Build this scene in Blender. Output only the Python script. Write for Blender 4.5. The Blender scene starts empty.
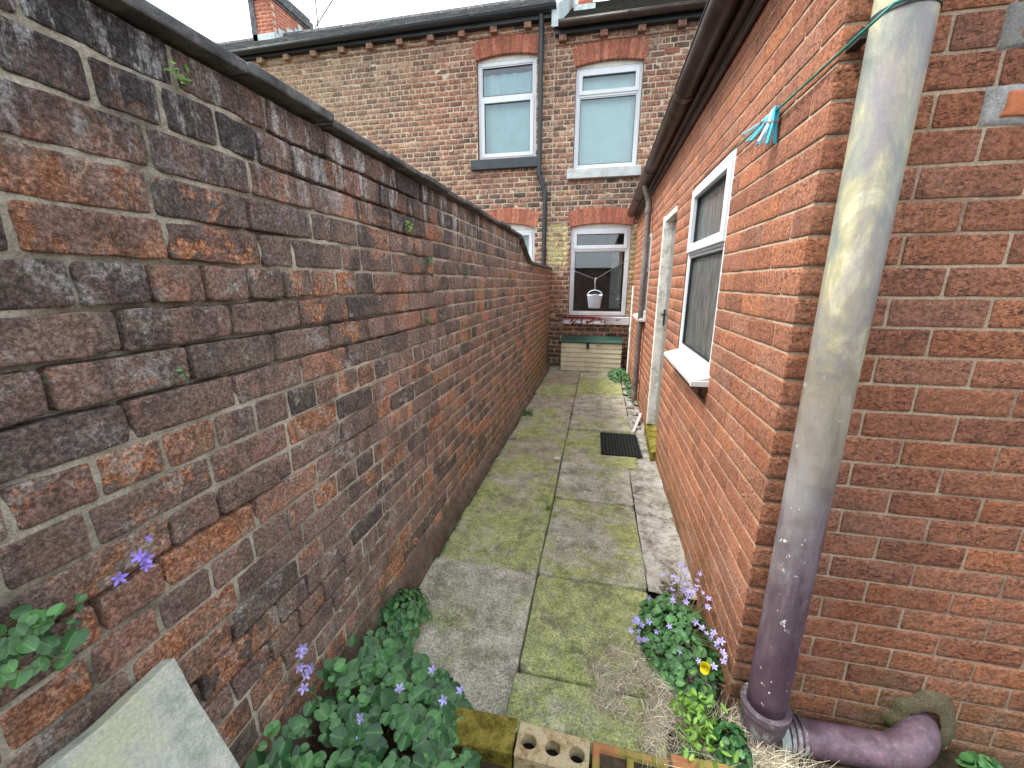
import bpy, math, random
import numpy as np
from mathutils import Vector, Matrix

# ------------------------------------------------------------------ camera, sky, sun, exposure
scn = bpy.context.scene
C = scn.collection
cam_d = bpy.data.cameras.new("camera"); cam = bpy.data.objects.new("camera", cam_d); C.objects.link(cam)
cam_d.sensor_width = 36.0; cam_d.lens = 400.0 / 1024 * 36.0
cam_d.clip_start = 0.02; cam_d.clip_end = 600
_r = (0.97799843, 0.20861224, 0.0)
_d = (0.05107167, -0.23942995, -0.96956948)
_f = (-0.20226406, 0.94823743, -0.24481629)
cam.matrix_world = Matrix(((_r[0], -_d[0], -_f[0], 0.0), (_r[1], -_d[1], -_f[1], 0.0),
                           (_r[2], -_d[2], -_f[2], 1.6), (0, 0, 0, 1)))
scn.camera = cam
scn.view_settings.view_transform = 'Standard'
scn.view_settings.look = 'None'
scn.view_settings.gamma = 1.0
scn.view_settings.exposure = 1.62

SUN_EL, SUN_AZ = 56.0, 258.0       # azimuth of the sun, clockwise from +Y
world = bpy.data.worlds.new("World"); scn.world = world; world.use_nodes = True
nt = world.node_tree; N = nt.nodes; L = nt.links
bg = N['Background']
sky = N.new('ShaderNodeTexSky'); sky.sky_type = 'NISHITA'; sky.sun_disc = False
sky.sun_elevation = math.radians(SUN_EL); sky.sun_rotation = math.radians(SUN_AZ)
sky.air_density = 1.0; sky.dust_density = 2.0
tc = N.new('ShaderNodeTexCoord'); mp = N.new('ShaderNodeMapping'); mp.inputs['Scale'].default_value = (1, 1, 2.2)
cn = N.new('ShaderNodeTexNoise'); cn.inputs['Scale'].default_value = 2.6; cn.inputs['Detail'].default_value = 7
cr = N.new('ShaderNodeValToRGB'); cr.color_ramp.elements[0].position = 0.30; cr.color_ramp.elements[1].position = 0.62
cr.color_ramp.elements[0].color = (0.62, 0.62, 0.62, 1); cr.color_ramp.elements[1].color = (1, 1, 1, 1)
mx = N.new('ShaderNodeMix'); mx.data_type = 'RGBA'; mx.inputs['B'].default_value = (7.4, 7.9, 8.5, 1)
L.new(tc.outputs['Generated'], mp.inputs['Vector']); L.new(mp.outputs['Vector'], cn.inputs['Vector'])
L.new(cn.outputs['Fac'], cr.inputs['Fac']); L.new(cr.outputs['Color'], mx.inputs['Factor'])
L.new(sky.outputs['Color'], mx.inputs['A']); L.new(mx.outputs['Result'], bg.inputs['Color'])
bg.inputs['Strength'].default_value = 0.105

sd = bpy.data.lights.new("sun", 'SUN'); so = bpy.data.objects.new("sun", sd); C.objects.link(so)
sd.energy = 2.1; sd.angle = math.radians(18); sd.color = (1.0, 0.96, 0.9)
az, el = math.radians(SUN_AZ), math.radians(SUN_EL)
sdir = Vector((math.sin(az) * math.cos(el), math.cos(az) * math.cos(el), math.sin(el)))
so.rotation_euler = sdir.to_track_quat('Z', 'Y').to_euler()
so.location = (0, 0, 20)

rng = np.random.default_rng(7)
random.seed(7)

# ------------------------------------------------------------------ numpy helpers
def _hash(ix, iy, iz):
    n = (ix.astype(np.int64) * 374761393 + iy.astype(np.int64) * 668265263 + iz.astype(np.int64) * 2147483647) & 0xffffffff
    n = ((n ^ (n >> 13)) * 1274126177) & 0xffffffff
    return ((n ^ (n >> 16)) & 0xffff) / 65535.0
def vnoise(P):
    P = np.asarray(P, float); i = np.floor(P).astype(np.int64); f = P - i; f = f * f * (3 - 2 * f)
    r = 0
    for dx in (0, 1):
        for dy in (0, 1):
            for dz in (0, 1):
                w = (f[..., 0] if dx else 1 - f[..., 0]) * (f[..., 1] if dy else 1 - f[..., 1]) * (f[..., 2] if dz else 1 - f[..., 2])
                r = r + w * _hash(i[..., 0] + dx, i[..., 1] + dy, i[..., 2] + dz)
    return r * 2 - 1
def fbm(P, oct=3):
    P = np.asarray(P, float); a = 1; s = 0; t = 0
    for k in range(oct):
        s = s + a * vnoise(P * (2 ** k) + k * 17.3); t += a; a *= .5
    return s / t

def mesh_np(name, V, F, mats, parent=None, matidx=None, attr=None, smooth=True, kind=None):
    """V (n,3), F list/array of faces (all same size, or a list of arrays)"""
    me = bpy.data.meshes.new(name)
    Fs = F if isinstance(F, list) else [F]
    Fs = [np.asarray(f, np.int32) for f in Fs if len(f)]
    V = np.asarray(V, np.float32)
    me.vertices.add(len(V)); me.vertices.foreach_set('co', V.ravel())
    nl = sum(f.size for f in Fs); npoly = sum(len(f) for f in Fs)
    me.loops.add(nl); me.polygons.add(npoly)
    me.loops.foreach_set('vertex_index', np.concatenate([f.ravel() for f in Fs]))
    tot = np.concatenate([np.full(len(f), f.shape[1], np.int32) for f in Fs])
    st = np.concatenate([[0], np.cumsum(tot)[:-1]]).astype(np.int32)
    me.polygons.foreach_set('loop_start', st)
    me.polygons.foreach_set('loop_total', tot)
    me.polygons.foreach_set('use_smooth', np.full(npoly, bool(smooth)))
    if matidx is not None: me.polygons.foreach_set('material_index', np.asarray(matidx, np.int32))
    if not isinstance(mats, (list, tuple)): mats = [mats]
    for m in mats: me.materials.append(m)
    me.update(calc_edges=True); me.validate()
    if attr is not None:
        a = me.color_attributes.new('bk', 'FLOAT_COLOR', 'POINT')
        a.data.foreach_set('color', np.asarray(attr, np.float32).ravel())
    o = bpy.data.objects.new(name, me); C.objects.link(o)
    if parent: o.parent = parent
    if kind: o['kind'] = kind
    return o

class Frame:
    def __init__(s, O, U, W, Nn):
        s.O = np.array(O, float); s.U = np.array(U, float); s.W = np.array(W, float); s.N = np.array(Nn, float)
        s.flip = np.dot(np.cross(s.U, s.W), s.N) < 0
    def __call__(s, u, z, n):
        u, z, n = np.broadcast_arrays(np.asarray(u, float), np.asarray(z, float), np.asarray(n, float))
        return s.O + u[..., None] * s.U + z[..., None] * s.W + n[..., None] * s.N
WORLD = Frame((0, 0, 0), (1, 0, 0), (0, 1, 0), (0, 0, 1))

class MB:
    """collects boxes, tubes, sheets into one mesh"""
    def __init__(s, frame=WORLD): s.V = []; s.Q = []; s.T = []; s.n = 0; s.fr = frame; s.A = []; s.at = (0.5, 0.5, 0.5, 1)
    def add(s, V, Q=None, T=None):
        V = np.asarray(V, float).reshape(-1, 3)
        if Q is not None and len(Q): s.Q.append(np.asarray(Q, int).reshape(-1, 4) + s.n)
        if T is not None and len(T): s.T.append(np.asarray(T, int).reshape(-1, 3) + s.n)
        s.V.append(V); s.A.append(np.tile(s.at, (len(V), 1))); s.n += len(V)
    def box(s, u0, u1, w0, w1, n0, n1):
        P = s.fr(np.array([u0, u1, u1, u0, u0, u1, u1, u0]), np.array([w0, w0, w1, w1, w0, w0, w1, w1]), np.array([n0] * 4 + [n1] * 4))
        Q = np.array([(0, 3, 2, 1), (4, 5, 6, 7), (0, 1, 5, 4), (1, 2, 6, 5), (2, 3, 7, 6), (3, 0, 4, 7)])
        if s.fr.flip: Q = Q[:, ::-1]
        s.add(P, Q); return s
    def hexa(s, P):     # 8 corners: bottom 0-3, top 4-7
        s.add(P, [(0, 3, 2, 1), (4, 5, 6, 7), (0, 1, 5, 4), (1, 2, 6, 5), (2, 3, 7, 6), (3, 0, 4, 7)]); return s
    def tube(s, pts, r, seg=12, cap=True):
        pts = [Vector(p) for p in pts]; n = len(pts)
        rr = r if isinstance(r, (list, tuple, np.ndarray)) else [r] * n
        t0 = (pts[1] - pts[0]).normalized()
        a = Vector((0, 0, 1)) if abs(t0.z) < .9 else Vector((1, 0, 0))
        x = t0.cross(a).normalized(); V = []
        for i in range(n):
            t = ((pts[min(i + 1, n - 1)] - pts[i]).normalized() + (pts[i] - pts[max(i - 1, 0)]).normalized())
            t = t.normalized() if t.length > 1e-6 else t0
            x = (x - t * x.dot(t)).normalized(); y = t.cross(x)
            for k in range(seg):
                an = 2 * math.pi * k / seg
                V.append(pts[i] + (x * math.cos(an) + y * math.sin(an)) * rr[i])
        Q = [(i * seg + k, i * seg + (k + 1) % seg, (i + 1) * seg + (k + 1) % seg, (i + 1) * seg + k) for i in range(n - 1) for k in range(seg)]
        T = []
        if cap:
            V.append(pts[0]); V.append(pts[-1]); b = n * seg
            T = [(b, (k + 1) % seg, k) for k in range(seg)] + [(b + 1, (n - 1) * seg + k, (n - 1) * seg + (k + 1) % seg) for k in range(seg)]
        s.add([tuple(v) for v in V], Q, T); return s
    def build(s, name, mat, parent=None, smooth=False, bevel=0, kind=None, segs=2):
        V = np.concatenate(s.V); F = []
        if s.Q: F.append(np.concatenate(s.Q))
        if s.T: F.append(np.concatenate(s.T))
        o = mesh_np(name, V, F, mat, parent, attr=np.concatenate(s.A), smooth=smooth, kind=kind)
        if bevel:
            m = o.modifiers.new('bevel', 'BEVEL'); m.width = bevel; m.segments = segs; m.limit_method = 'ANGLE'; m.angle_limit = math.radians(40)
        return o

def empty(name, loc, label, cat, group=None, rz=0):
    o = bpy.data.objects.new(name, None); C.objects.link(o); o.location = loc; o.rotation_euler = (0, 0, rz)
    o.empty_display_size = .1
    tag(o, label, cat, group); return o
def tag(o, label, cat=None, group=None, kind=None):
    o['label'] = label
    if cat: o['category'] = cat
    if group: o['group'] = group
    if kind: o['kind'] = kind
    return o
def settle(root):
    """children were modelled in world coordinates: keep them there under a placed root"""
    bpy.context.view_layer.update()
    inv = root.matrix_world.inverted()
    for ch in root.children: ch.matrix_parent_inverse = inv

# ------------------------------------------------------------------ materials
class Mat:
    def __init__(s, name, rough=.8, spec=.3):
        s.m = bpy.data.materials.new(name); s.m.use_nodes = True; s.t = s.m.node_tree; s.N = s.t.nodes; s.L = s.t.links
        s.b = s.N['Principled BSDF']; s.b.inputs['Roughness'].default_value = rough; s.b.inputs['Specular IOR Level'].default_value = spec
        s.co = s.N.new('ShaderNodeTexCoord').outputs['Object']; s.h = None
    def mapped(s, sc=(1, 1, 1), rot=(0, 0, 0)):
        m = s.N.new('ShaderNodeMapping'); m.inputs['Scale'].default_value = sc; m.inputs['Rotation'].default_value = rot
        s.L.new(s.co, m.inputs['Vector']); return m.outputs['Vector']
    def noise(s, sc, det=4, rough=.6, vec=None, dist=0):
        n = s.N.new('ShaderNodeTexNoise'); n.inputs['Scale'].default_value = sc; n.inputs['Detail'].default_value = det
        n.inputs['Roughness'].default_value = rough; n.inputs['Distortion'].default_value = dist
        s.L.new(vec or s.co, n.inputs['Vector']); return n.outputs['Fac']
    def voro(s, sc, vec=None, feat='F1'):
        n = s.N.new('ShaderNodeTexVoronoi'); n.inputs['Scale'].default_value = sc; n.feature = feat
        s.L.new(vec or s.co, n.inputs['Vector']); return n.outputs['Distance']
    def ramp(s, fac, stops, const=False):
        r = s.N.new('ShaderNodeValToRGB'); e = r.color_ramp
        if const: e.interpolation = 'CONSTANT'
        for i, (p, c) in enumerate(stops):
            if not hasattr(c, '__len__'): c = (c, c, c)
            el = e.elements[i] if i < 2 else e.elements.new(p)
            el.position = p; el.color = (*c[:3], 1)
        s.L.new(fac, r.inputs['Fac']); return r.outputs['Color']
    def mix(s, fac, a, b, mode='MIX'):
        m = s.N.new('ShaderNodeMix'); m.data_type = 'RGBA'; m.blend_type = mode
        for k, v in (('Factor', fac), ('A', a), ('B', b)):
            inp = [i for i in m.inputs if i.name == k and (i.type == 'RGBA' or k == 'Factor')][0]
            if hasattr(v, 'links') or hasattr(v, 'is_linked'): s.L.new(v, inp)
            elif k == 'Factor': inp.default_value = v
            else: inp.default_value = (*v[:3], 1)
        return m.outputs['Result'] if m.outputs['Result'].type == 'RGBA' else [o for o in m.outputs if o.type == 'RGBA'][0]
    def math(s, op, a, b=0, clamp=False):
        m = s.N.new('ShaderNodeMath'); m.operation = op; m.use_clamp = clamp
        for i, v in enumerate((a, b)):
            if hasattr(v, 'links') or hasattr(v, 'is_linked'): s.L.new(v, m.inputs[i])
            else: m.inputs[i].default_value = v
        return m.outputs[0]
    def attr(s):
        a = s.N.new('ShaderNodeAttribute'); a.attribute_name = 'bk'
        p = s.N.new('ShaderNodeSeparateColor'); s.L.new(a.outputs['Color'], p.inputs['Color'])
        return p.outputs[0], p.outputs[1], p.outputs[2], a.outputs['Color']
    def xyz(s):
        p = s.N.new('ShaderNodeSeparateXYZ'); s.L.new(s.co, p.inputs[0]); return p.outputs
    def maprange(s, v, a, b, c=0, d=1):
        m = s.N.new('ShaderNodeMapRange'); s.L.new(v, m.inputs[0])
        for i, x in enumerate((a, b, c, d)): m.inputs[i + 1].default_value = x
        return m.outputs[0]
    def col(s, c):
        if hasattr(c, 'links') or hasattr(c, 'is_linked'): s.L.new(c, s.b.inputs['Base Color'])
        else: s.b.inputs['Base Color'].default_value = (*c, 1)
        return s
    def bump(s, h, dist=.003, strength=1):
        b = s.N.new('ShaderNodeBump'); b.inputs['Distance'].default_value = dist; b.inputs['Strength'].default_value = strength
        s.L.new(h, b.inputs['Height'])
        if s.h: s.L.new(s.h, b.inputs['Normal'])
        s.h = b.outputs['Normal']; s.L.new(s.h, s.b.inputs['Normal']); return s
    def rough(s, r): s.L.new(r, s.b.inputs['Roughness']); return s

def simple(name, c, rough=.6, spec=.4, var=.15, sc=12, bump=0.0, dirt_shade=None, dirt_amt=.6, dsc=5, metal=0):
    m = Mat(name, rough, spec); n = m.noise(sc, 5)
    lo = tuple(x * (1 - var) for x in c); hi = tuple(min(1, x * (1 + var)) for x in c)
    col = m.ramp(n, [(.3, lo), (.7, hi)])
    if dirt_shade is not None:
        d = m.ramp(m.noise(dsc, 8, .7), [(.5, 0), (.68, dirt_amt)])
        col = m.mix(d, col, dirt_shade)
    m.col(col); m.b.inputs['Metallic'].default_value = metal
    if bump: m.bump(m.noise(sc * 6, 6), bump)
    return m.m

def mat_old_brick():
    m = Mat('old_weathered_brick', .92, .2); r, g, b, _ = m.attr()
    base = m.ramp(r, [(0, (.085, .075, .070)), (.15, (.15, .115, .102)), (.30, (.25, .170, .142)), (.45, (.34, .215, .172)), (.58, (.22, .150, .130)), (.74, (.37, .205, .150)), (.90, (.47, .235, .15)), (1, (.60, .31, .20))])
    flash = m.ramp(m.noise(1, 5, .6, m.mapped((4, 8.5, 3.2))), [(.51, 0), (.56, .6)])
    base = m.mix(flash, base, (.105, .090, .085))
    # fired face lost in places: raw orange body
    n1 = m.noise(9, 7, .68, dist=.4); th = m.math('MULTIPLY', g, .30)
    raw = m.maprange(m.math('ADD', n1, th), .745, .775)
    rawc = m.ramp(m.noise(60, 6, .8), [(.40, (.26, .11, .06)), (.5, (.46, .20, .105)), (.60, (.66, .36, .21))])
    base = m.mix(raw, base, rawc)
    # dark soot bloom and tan dust
    soot = m.ramp(m.noise(5.2, 9, .7), [(.52, 0), (.62, .6)])
    base = m.mix(soot, base, (.070, .064, .062))
    tan = m.ramp(m.noise(7.3, 9, .72, m.mapped((1, 1.0, 1.7), (.3, 0, 0))), [(.50, 0), (.64, .55)])
    base = m.mix(tan, base, (.25, .195, .135))
    dust = m.ramp(m.noise(11, 10, .8), [(.47, 0), (.60, .45)])
    base = m.mix(dust, base, (.30, .235, .21))
    lime = m.ramp(m.noise(9, 10, .82), [(.55, 0), (.61, .75)])
    base = m.mix(lime, base, (.42, .40, .37))
    x = m.xyz()
    # salt runs just under the coping
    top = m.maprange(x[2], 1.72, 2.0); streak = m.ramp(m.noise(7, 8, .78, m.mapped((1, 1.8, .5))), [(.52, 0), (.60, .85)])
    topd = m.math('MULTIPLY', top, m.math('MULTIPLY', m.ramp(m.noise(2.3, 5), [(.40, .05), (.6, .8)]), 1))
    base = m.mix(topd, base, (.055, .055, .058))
    base = m.mix(m.math('MULTIPLY', m.math('MULTIPLY', top, streak), .95), base, (.56, .56, .56))
    # far end of the wall is redder, green low down
    far = m.math('MULTIPLY', m.maprange(x[1], 5.0, 6.6, 0, .55), m.ramp(m.noise(3, 5), [(.3, .5), (.6, 1)]))
    base = m.mix(far, base, (.27, .115, .06))
    gr = m.math('MULTIPLY', m.math('MULTIPLY', m.maprange(x[1], 5.0, 7.0), m.maprange(x[2], 1.3, .1)), m.ramp(m.noise(5, 6), [(.35, 0), (.6, .9)]))
    base = m.mix(gr, base, (.11, .13, .045))
    lowg = m.math('MULTIPLY', m.maprange(x[2], .55, .05), m.ramp(m.noise(6, 6), [(.45, 0), (.65, .6)]))
    base = m.mix(lowg, base, (.12, .13, .05))
    sp = m.ramp(m.noise(130, 6, .8), [(.40, .50), (.5, 1.0), (.60, 1.8)])
    base = m.mix(1.0, base, sp, 'MULTIPLY')
    m.col(base)
    m.bump(m.noise(26, 9, .8), .009).bump(m.noise(120, 6, .8), .006)
    m.bump(m.math('MULTIPLY', raw, -1), .003)
    return m.m

def mat_mortar(name, a, b, dark=None, bd=.006, gz=None):
    m = Mat(name, .95, .15)
    c = m.ramp(m.noise(8, 7, .7), [(.3, a), (.7, b)])
    if dark is not None:
        c = m.mix(m.ramp(m.noise(3.1, 7, .7), [(.50, 0), (.64, .8)]), c, dark)
    c = m.mix(1.0, c, m.ramp(m.noise(190, 4, .7), [(.3, .6), (.7, 1.35)]), 'MULTIPLY')
    m.col(c).bump(m.noise(70, 8, .75), bd)
    return m.m

def mat_rustic_brick():
    m = Mat('rustic_red_brick', .85, .25); r, g, b, _ = m.attr()
    base = m.ramp(r, [(0, (.27, .105, .062)), (.3, (.37, .140, .074)), (.7, (.44, .170, .090)), (.9, (.50, .195, .095)), (1, (.41, .19, .12))])
    base = m.mix(m.ramp(g, [(.0, .0), (1, .35)]), base, (.38, .19, .135))
    base = m.mix(m.ramp(m.noise(14, 7, .7), [(.45, 0), (.7, .55)]), base, (.46, .22, .125))
    # dragged texture: short dark pits
    v = m.mapped((52, 52, 120)); pn = m.noise(1.0, 4, .62, v, 1.2)
    pits = m.ramp(pn, [(.39, 1), (.44, 0)])
    ms = m.ramp(m.noise(5, 4), [(.3, .35), (.6, 1)])
    pitm = m.math('MULTIPLY', m.math('MULTIPLY', pits, ms), m.ramp(b, [(0, .35), (.5, 1)]))
    base = m.mix(m.math('MULTIPLY', pitm, .8), base, (.05, .024, .02))
    x = m.xyz()
    wht = m.math('MULTIPLY', m.maprange(x[2], .75, .15), m.ramp(m.noise(6, 8, .7), [(.52, 0), (.68, .55)]))
    base = m.mix(wht, base, (.44, .37, .31))
    moss = m.math('MULTIPLY', m.maprange(x[2], .35, -.05), m.ramp(m.noise(5, 7, .7), [(.40, 0), (.6, .75)]))
    base = m.mix(moss, base, (.13, .13, .04))
    dirt_shade = m.ramp(m.noise(2.2, 8, .7), [(.52, 0), (.7, .5)])
    base = m.mix(dirt_shade, base, (.15, .09, .07))
    base = m.mix(m.ramp(m.noise(3.7, 7, .7), [(.52, 0), (.66, .35)]), base, (.40, .23, .17))
    base = m.mix(1.0, base, m.ramp(m.noise(105, 6, .82), [(.40, .58), (.60, 1.5)]), 'MULTIPLY')
    m.col(base)
    m.bump(m.math('MULTIPLY', pitm, -1), .0035).bump(m.noise(85, 7, .82), .011)
    return m.m

def mat_facade_brick():
    m = Mat('terrace_brick', .9, .2); r, g, b, _ = m.attr()
    base = m.ramp(r, [(0, (.08, .062, .055)), (.2, (.15, .095, .075)), (.4, (.235, .132, .096)), (.65, (.30, .162, .112)), (.85, (.35, .21, .14)), (1, (.42, .30, .20))])
    base = m.mix(m.ramp(m.noise(1.1, 5), [(.45, 0), (.62, .5)]), base, (.33, .135, .08))
    x = m.xyz()
    buff = m.math('MULTIPLY', m.maprange(x[0], -3.0, -6.5), m.ramp(m.noise(1.6, 6), [(.3, .15), (.6, .75)]))
    base = m.mix(buff, base, (.42, .32, .19))
    # old yellow limewash beside the lower window
    inx = m.math('MULTIPLY', m.maprange(x[0], -1.02, -.96), m.maprange(x[0], -.60, -.66))
    inz = m.math('MULTIPLY', m.maprange(x[2], 1.75, 1.95), m.maprange(x[2], 2.66, 2.60))
    yel = m.math('MULTIPLY', m.math('MULTIPLY', inx, inz), m.ramp(m.noise(7, 6, .7), [(.36, 0), (.5, .9)]))
    base = m.mix(yel, base, (.62, .54, .24))
    r2 = m.math('MULTIPLY', m.maprange(x[0], .5, .53), m.math('MULTIPLY', m.maprange(x[2], .9, 1.2), m.maprange(x[2], 2.6, 2.5)))
    base = m.mix(m.math('MULTIPLY', r2, .6), base, (.36, .34, .13))
    base = m.mix(m.ramp(m.noise(12, 9, .8), [(.53, 0), (.64, .5)]), base, (.42, .34, .26))
    base = m.mix(m.ramp(m.noise(7, 9, .8), [(.54, 0), (.64, .7)]), base, (.075, .06, .052))
    low = m.math('MULTIPLY', m.maprange(x[2], .9, .2), .55)
    base = m.mix(low, base, (.11, .085, .06))
    base = m.mix(1.0, base, m.ramp(m.noise(38, 6, .8), [(.40, .5), (.60, 1.6)]), 'MULTIPLY')
    m.col(base).bump(m.noise(40, 6, .8), .016)
    return m.m

def mat_slab():
    m = Mat('mossy_paving', .9, .25); r, g, b, _ = m.attr()
    grey = m.ramp(m.noise(6, 10, .8), [(.40, (.27, .265, .205)), (.5, (.44, .43, .345)), (.60, (.62, .60, .50))])
    warm = m.mix(m.math('MULTIPLY', b, .55), grey, (.27, .19, .12))
    mo = m.noise(2.4, 10, .74)
    mossf = m.maprange(m.math('ADD', mo, m.math('MULTIPLY', r, .30)), .61, .74)
    mossc = m.ramp(m.noise(16, 8, .75), [(.40, (.18, .23, .035)), (.5, (.33, .40, .06)), (.60, (.50, .57, .12))])
    c = m.mix(m.math('MULTIPLY', mossf, .60), warm, mossc)
    dk = m.ramp(m.noise(4.2, 11, .85), [(.525, 0), (.575, .8)])
    c = m.mix(m.math('MULTIPLY', dk, .6), c, (.12, .118, .09))
    wh = m.ramp(m.noise(6.5, 11, .85), [(.54, 0), (.58, .8)])
    c = m.mix(m.math('MULTIPLY', wh, m.math('ADD', m.math('MULTIPLY', g, .9), .15)), c, (.50, .48, .41))
    spots = m.ramp(m.voro(26), [(.10, .85), (.17, 0)])
    c = m.mix(m.math('MULTIPLY', spots, m.ramp(m.noise(3, 3), [(.5, 0), (.65, .8)])), c, (.035, .035, .03))
    ws = m.ramp(m.voro(17), [(.05, .9), (.12, 0)])
    c = m.mix(m.math('MULTIPLY', ws, m.ramp(m.noise(2.1, 3), [(.5, 0), (.6, .7)])), c, (.50, .48, .40))
    c = m.mix(1.0, c, m.ramp(m.noise(110, 7, .85), [(.40, .5), (.60, 1.6)]), 'MULTIPLY')
    m.col(c).bump(m.noise(38, 9, .82), .009).bump(m.noise(150, 5, .8), .005)
    return m.m

def mat_soil():
    m = Mat('bare_soil', .95, .1)
    c = m.ramp(m.noise(14, 8, .75), [(.3, (.03, .024, .016)), (.5, (.075, .058, .036)), (.7, (.15, .125, .08))])
    m.col(c).bump(m.noise(30, 8, .75), .02); return m.m

def mat_strip():
    m = Mat('patched_concrete', .92, .2)
    c = m.ramp(m.noise(7, 10, .85), [(.40, (.12, .11, .085)), (.48, (.36, .34, .29)), (.58, (.54, .52, .47))])
    c = m.mix(m.ramp(m.noise(3, 6), [(.5, 0), (.64, .7)]), c, (.12, .12, .06))
    m.col(c).bump(m.noise(25, 8, .75), .012); return m.m

def mat_leaf(name, lo, hi, rough=.45):
    m = Mat(name, rough, .45); r, g, b, _ = m.attr()
    c = m.ramp(r, [(0, lo), (1, hi)])
    c = m.mix(m.ramp(b, [(0, .42), (.11, .06), (.5, 0)]), c, tuple(min(1, x * 1.9 + .01) for x in hi))
    c = m.mix(1.0, c, m.ramp(g, [(0, .65), (1, 1.35)]), 'MULTIPLY')
    m.col(c); m.b.inputs['Subsurface Weight'].default_value = 0
    try:
        m.b.inputs['Transmission Weight'].default_value = 0
    except Exception: pass
    m.bump(m.noise(90, 3), .0015)
    return m.m

def mat_glass_dark(name, tint=(.9, .95, .95), rough=.02):
    m = Mat(name, rough, .5)
    tr = m.N.new('ShaderNodeBsdfTransparent'); tr.inputs['Color'].default_value = (*tint, 1)
    gl = m.N.new('ShaderNodeBsdfGlossy'); gl.inputs['Roughness'].default_value = rough
    fr = m.N.new('ShaderNodeFresnel'); fr.inputs['IOR'].default_value = 1.55
    mxs = m.N.new('ShaderNodeMixShader'); f2 = m.math('MULTIPLY', fr.outputs[0], 1.6, True)
    m.L.new(f2, mxs.inputs[0]); m.L.new(tr.outputs[0], mxs.inputs[1]); m.L.new(gl.outputs[0], mxs.inputs[2])
    m.L.new(mxs.outputs[0], m.N['Material Output'].inputs['Surface']); return m.m

def mat_obscured():
    m = Mat('obscured_glass', .12, .6)
    v = m.mapped((30, 30, 7)); n = m.noise(1, 6, .7, v)
    m.col(m.ramp(n, [(.38, (.07, .075, .07)), (.62, (.17, .175, .165))])); m.bump(n, .003)
    return m.m

def mat_soilpipe():
    m = Mat('faded_painted_pipe', .42, .5); x = m.xyz()
    f = m.maprange(m.math('ADD', x[2], m.math('MULTIPLY', m.noise(5, 6, .7, m.mapped((1, 1, .6))), .8)), 1.3, 2.15)
    purple = m.ramp(m.noise(9, 6, .7, m.mapped((1, 1, .4))), [(.3, (.055, .028, .048)), (.6, (.10, .058, .085)), (.75, (.22, .18, .20))])
    chalk = m.ramp(m.noise(8, 8, .7, m.mapped((1, 1, .45)), 1.0), [(.40, (.235, .25, .215)), (.47, (.33, .33, .245)), (.53, (.41, .385, .225)), (.60, (.55, .53, .36))])
    c = m.mix(f, purple, chalk)
    c = m.mix(m.math('MULTIPLY', m.ramp(m.noise(11, 7, .75, m.mapped((1, 1, .25))), [(.48, 0), (.60, .6)]), m.maprange(x[2], .15, .7)), c, (.24, .20, .225))
    mid = m.math('MULTIPLY', m.math('MULTIPLY', m.maprange(x[2], .35, .8), m.maprange(x[0], .715, .645)), m.ramp(m.noise(6, 6), [(.35, .2), (.6, .9)]))  # grey sheen along the left side, painted into the pipe colour
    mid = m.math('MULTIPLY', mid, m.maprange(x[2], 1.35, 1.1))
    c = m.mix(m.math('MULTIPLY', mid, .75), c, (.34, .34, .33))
    sp = m.ramp(m.noise(42, 4, .6, m.mapped((1, 1, .7))), [(.655, 0), (.668, 1)])
    sp = m.math('MULTIPLY', sp, m.ramp(m.noise(3.5, 3), [(.42, 0), (.52, 1)]))
    sp = m.math('MULTIPLY', sp, m.maprange(x[2], 1.5, 1.0))
    c = m.mix(sp, c, (.68, .70, .68))
    vs = m.ramp(m.noise(22, 3, .5, m.mapped((1, 1, .8)), 2.0), [(.49, 0), (.505, .12), (.52, 0)])
    c = m.mix(m.math('MULTIPLY', vs, f), c, (.70, .68, .50))
    m.col(c).bump(m.noise(40, 5), .001); return m.m

M = {}
M['old'] = mat_old_brick()
M['old_mortar'] = mat_mortar('lime_mortar', (.33, .30, .23), (.68, .63, .51), (.09, .08, .065), .010)
M['rustic'] = mat_rustic_brick()
M['rustic_mortar'] = mat_mortar('beige_mortar', (.36, .265, .18), (.56, .44, .32), (.24, .16, .11), .003)
M['fac'] = mat_facade_brick()
M['fac_mortar'] = mat_mortar('buff_mortar', (.42, .35, .25), (.62, .53, .39), (.20, .165, .125), .006)
M['slab'] = mat_slab(); M['soil'] = mat_soil(); M['strip'] = mat_strip(); M['black_dirt'] = simple('black_dirt', (.012, .011, .009), .95, .1, .4, 30, .003)  # last one: near-black fill, shade of the brick holes as colour
M['coping'] = simple('dark_slate_coping', (.095, .097, .10), .85, .3, .5, 11, .005, (.26, .26, .24), .7, 9)
M['plinth'] = mat_mortar('rough_render', (.13, .085, .065), (.34, .27, .21), (.12, .10, .06), .03)
M['upvc'] = simple('white_upvc', (.64, .66, .67), .32, .5, .05, 6, 0, (.48, .48, .44), .35, 9)
M['upvc_blue'] = simple('white_window_frame', (.66, .69, .71), .32, .5, .05, 6)
M['timber_white'] = simple('old_white_paint', (.82, .80, .73), .6, .3, .18, 14, .002, (.25, .22, .16), .7, 12)
M['head'] = simple('cream_window_head', (.70, .69, .62), .7, .3, .15, 10)
M['arch'] = simple('rubbed_red_brick', (.42, .125, .065), .85, .2, .3, 7, .004, (.20, .08, .05), .6, 9)
_m = Mat('rubbed_red_brick', .85, .2); _r, _g, _b, _ = _m.attr()
_c = _m.ramp(_r, [(0, (.29, .095, .06)), (.5, (.39, .13, .078)), (1, (.47, .18, .11))])
_c = _m.mix(_m.ramp(_m.noise(9, 8, .8), [(.48, 0), (.6, .6)]), _c, (.20, .09, .065)); _c = _m.mix(1.0, _c, _m.ramp(_m.noise(50, 6, .8), [(.4, .6), (.6, 1.5)]), 'MULTIPLY')
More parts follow.
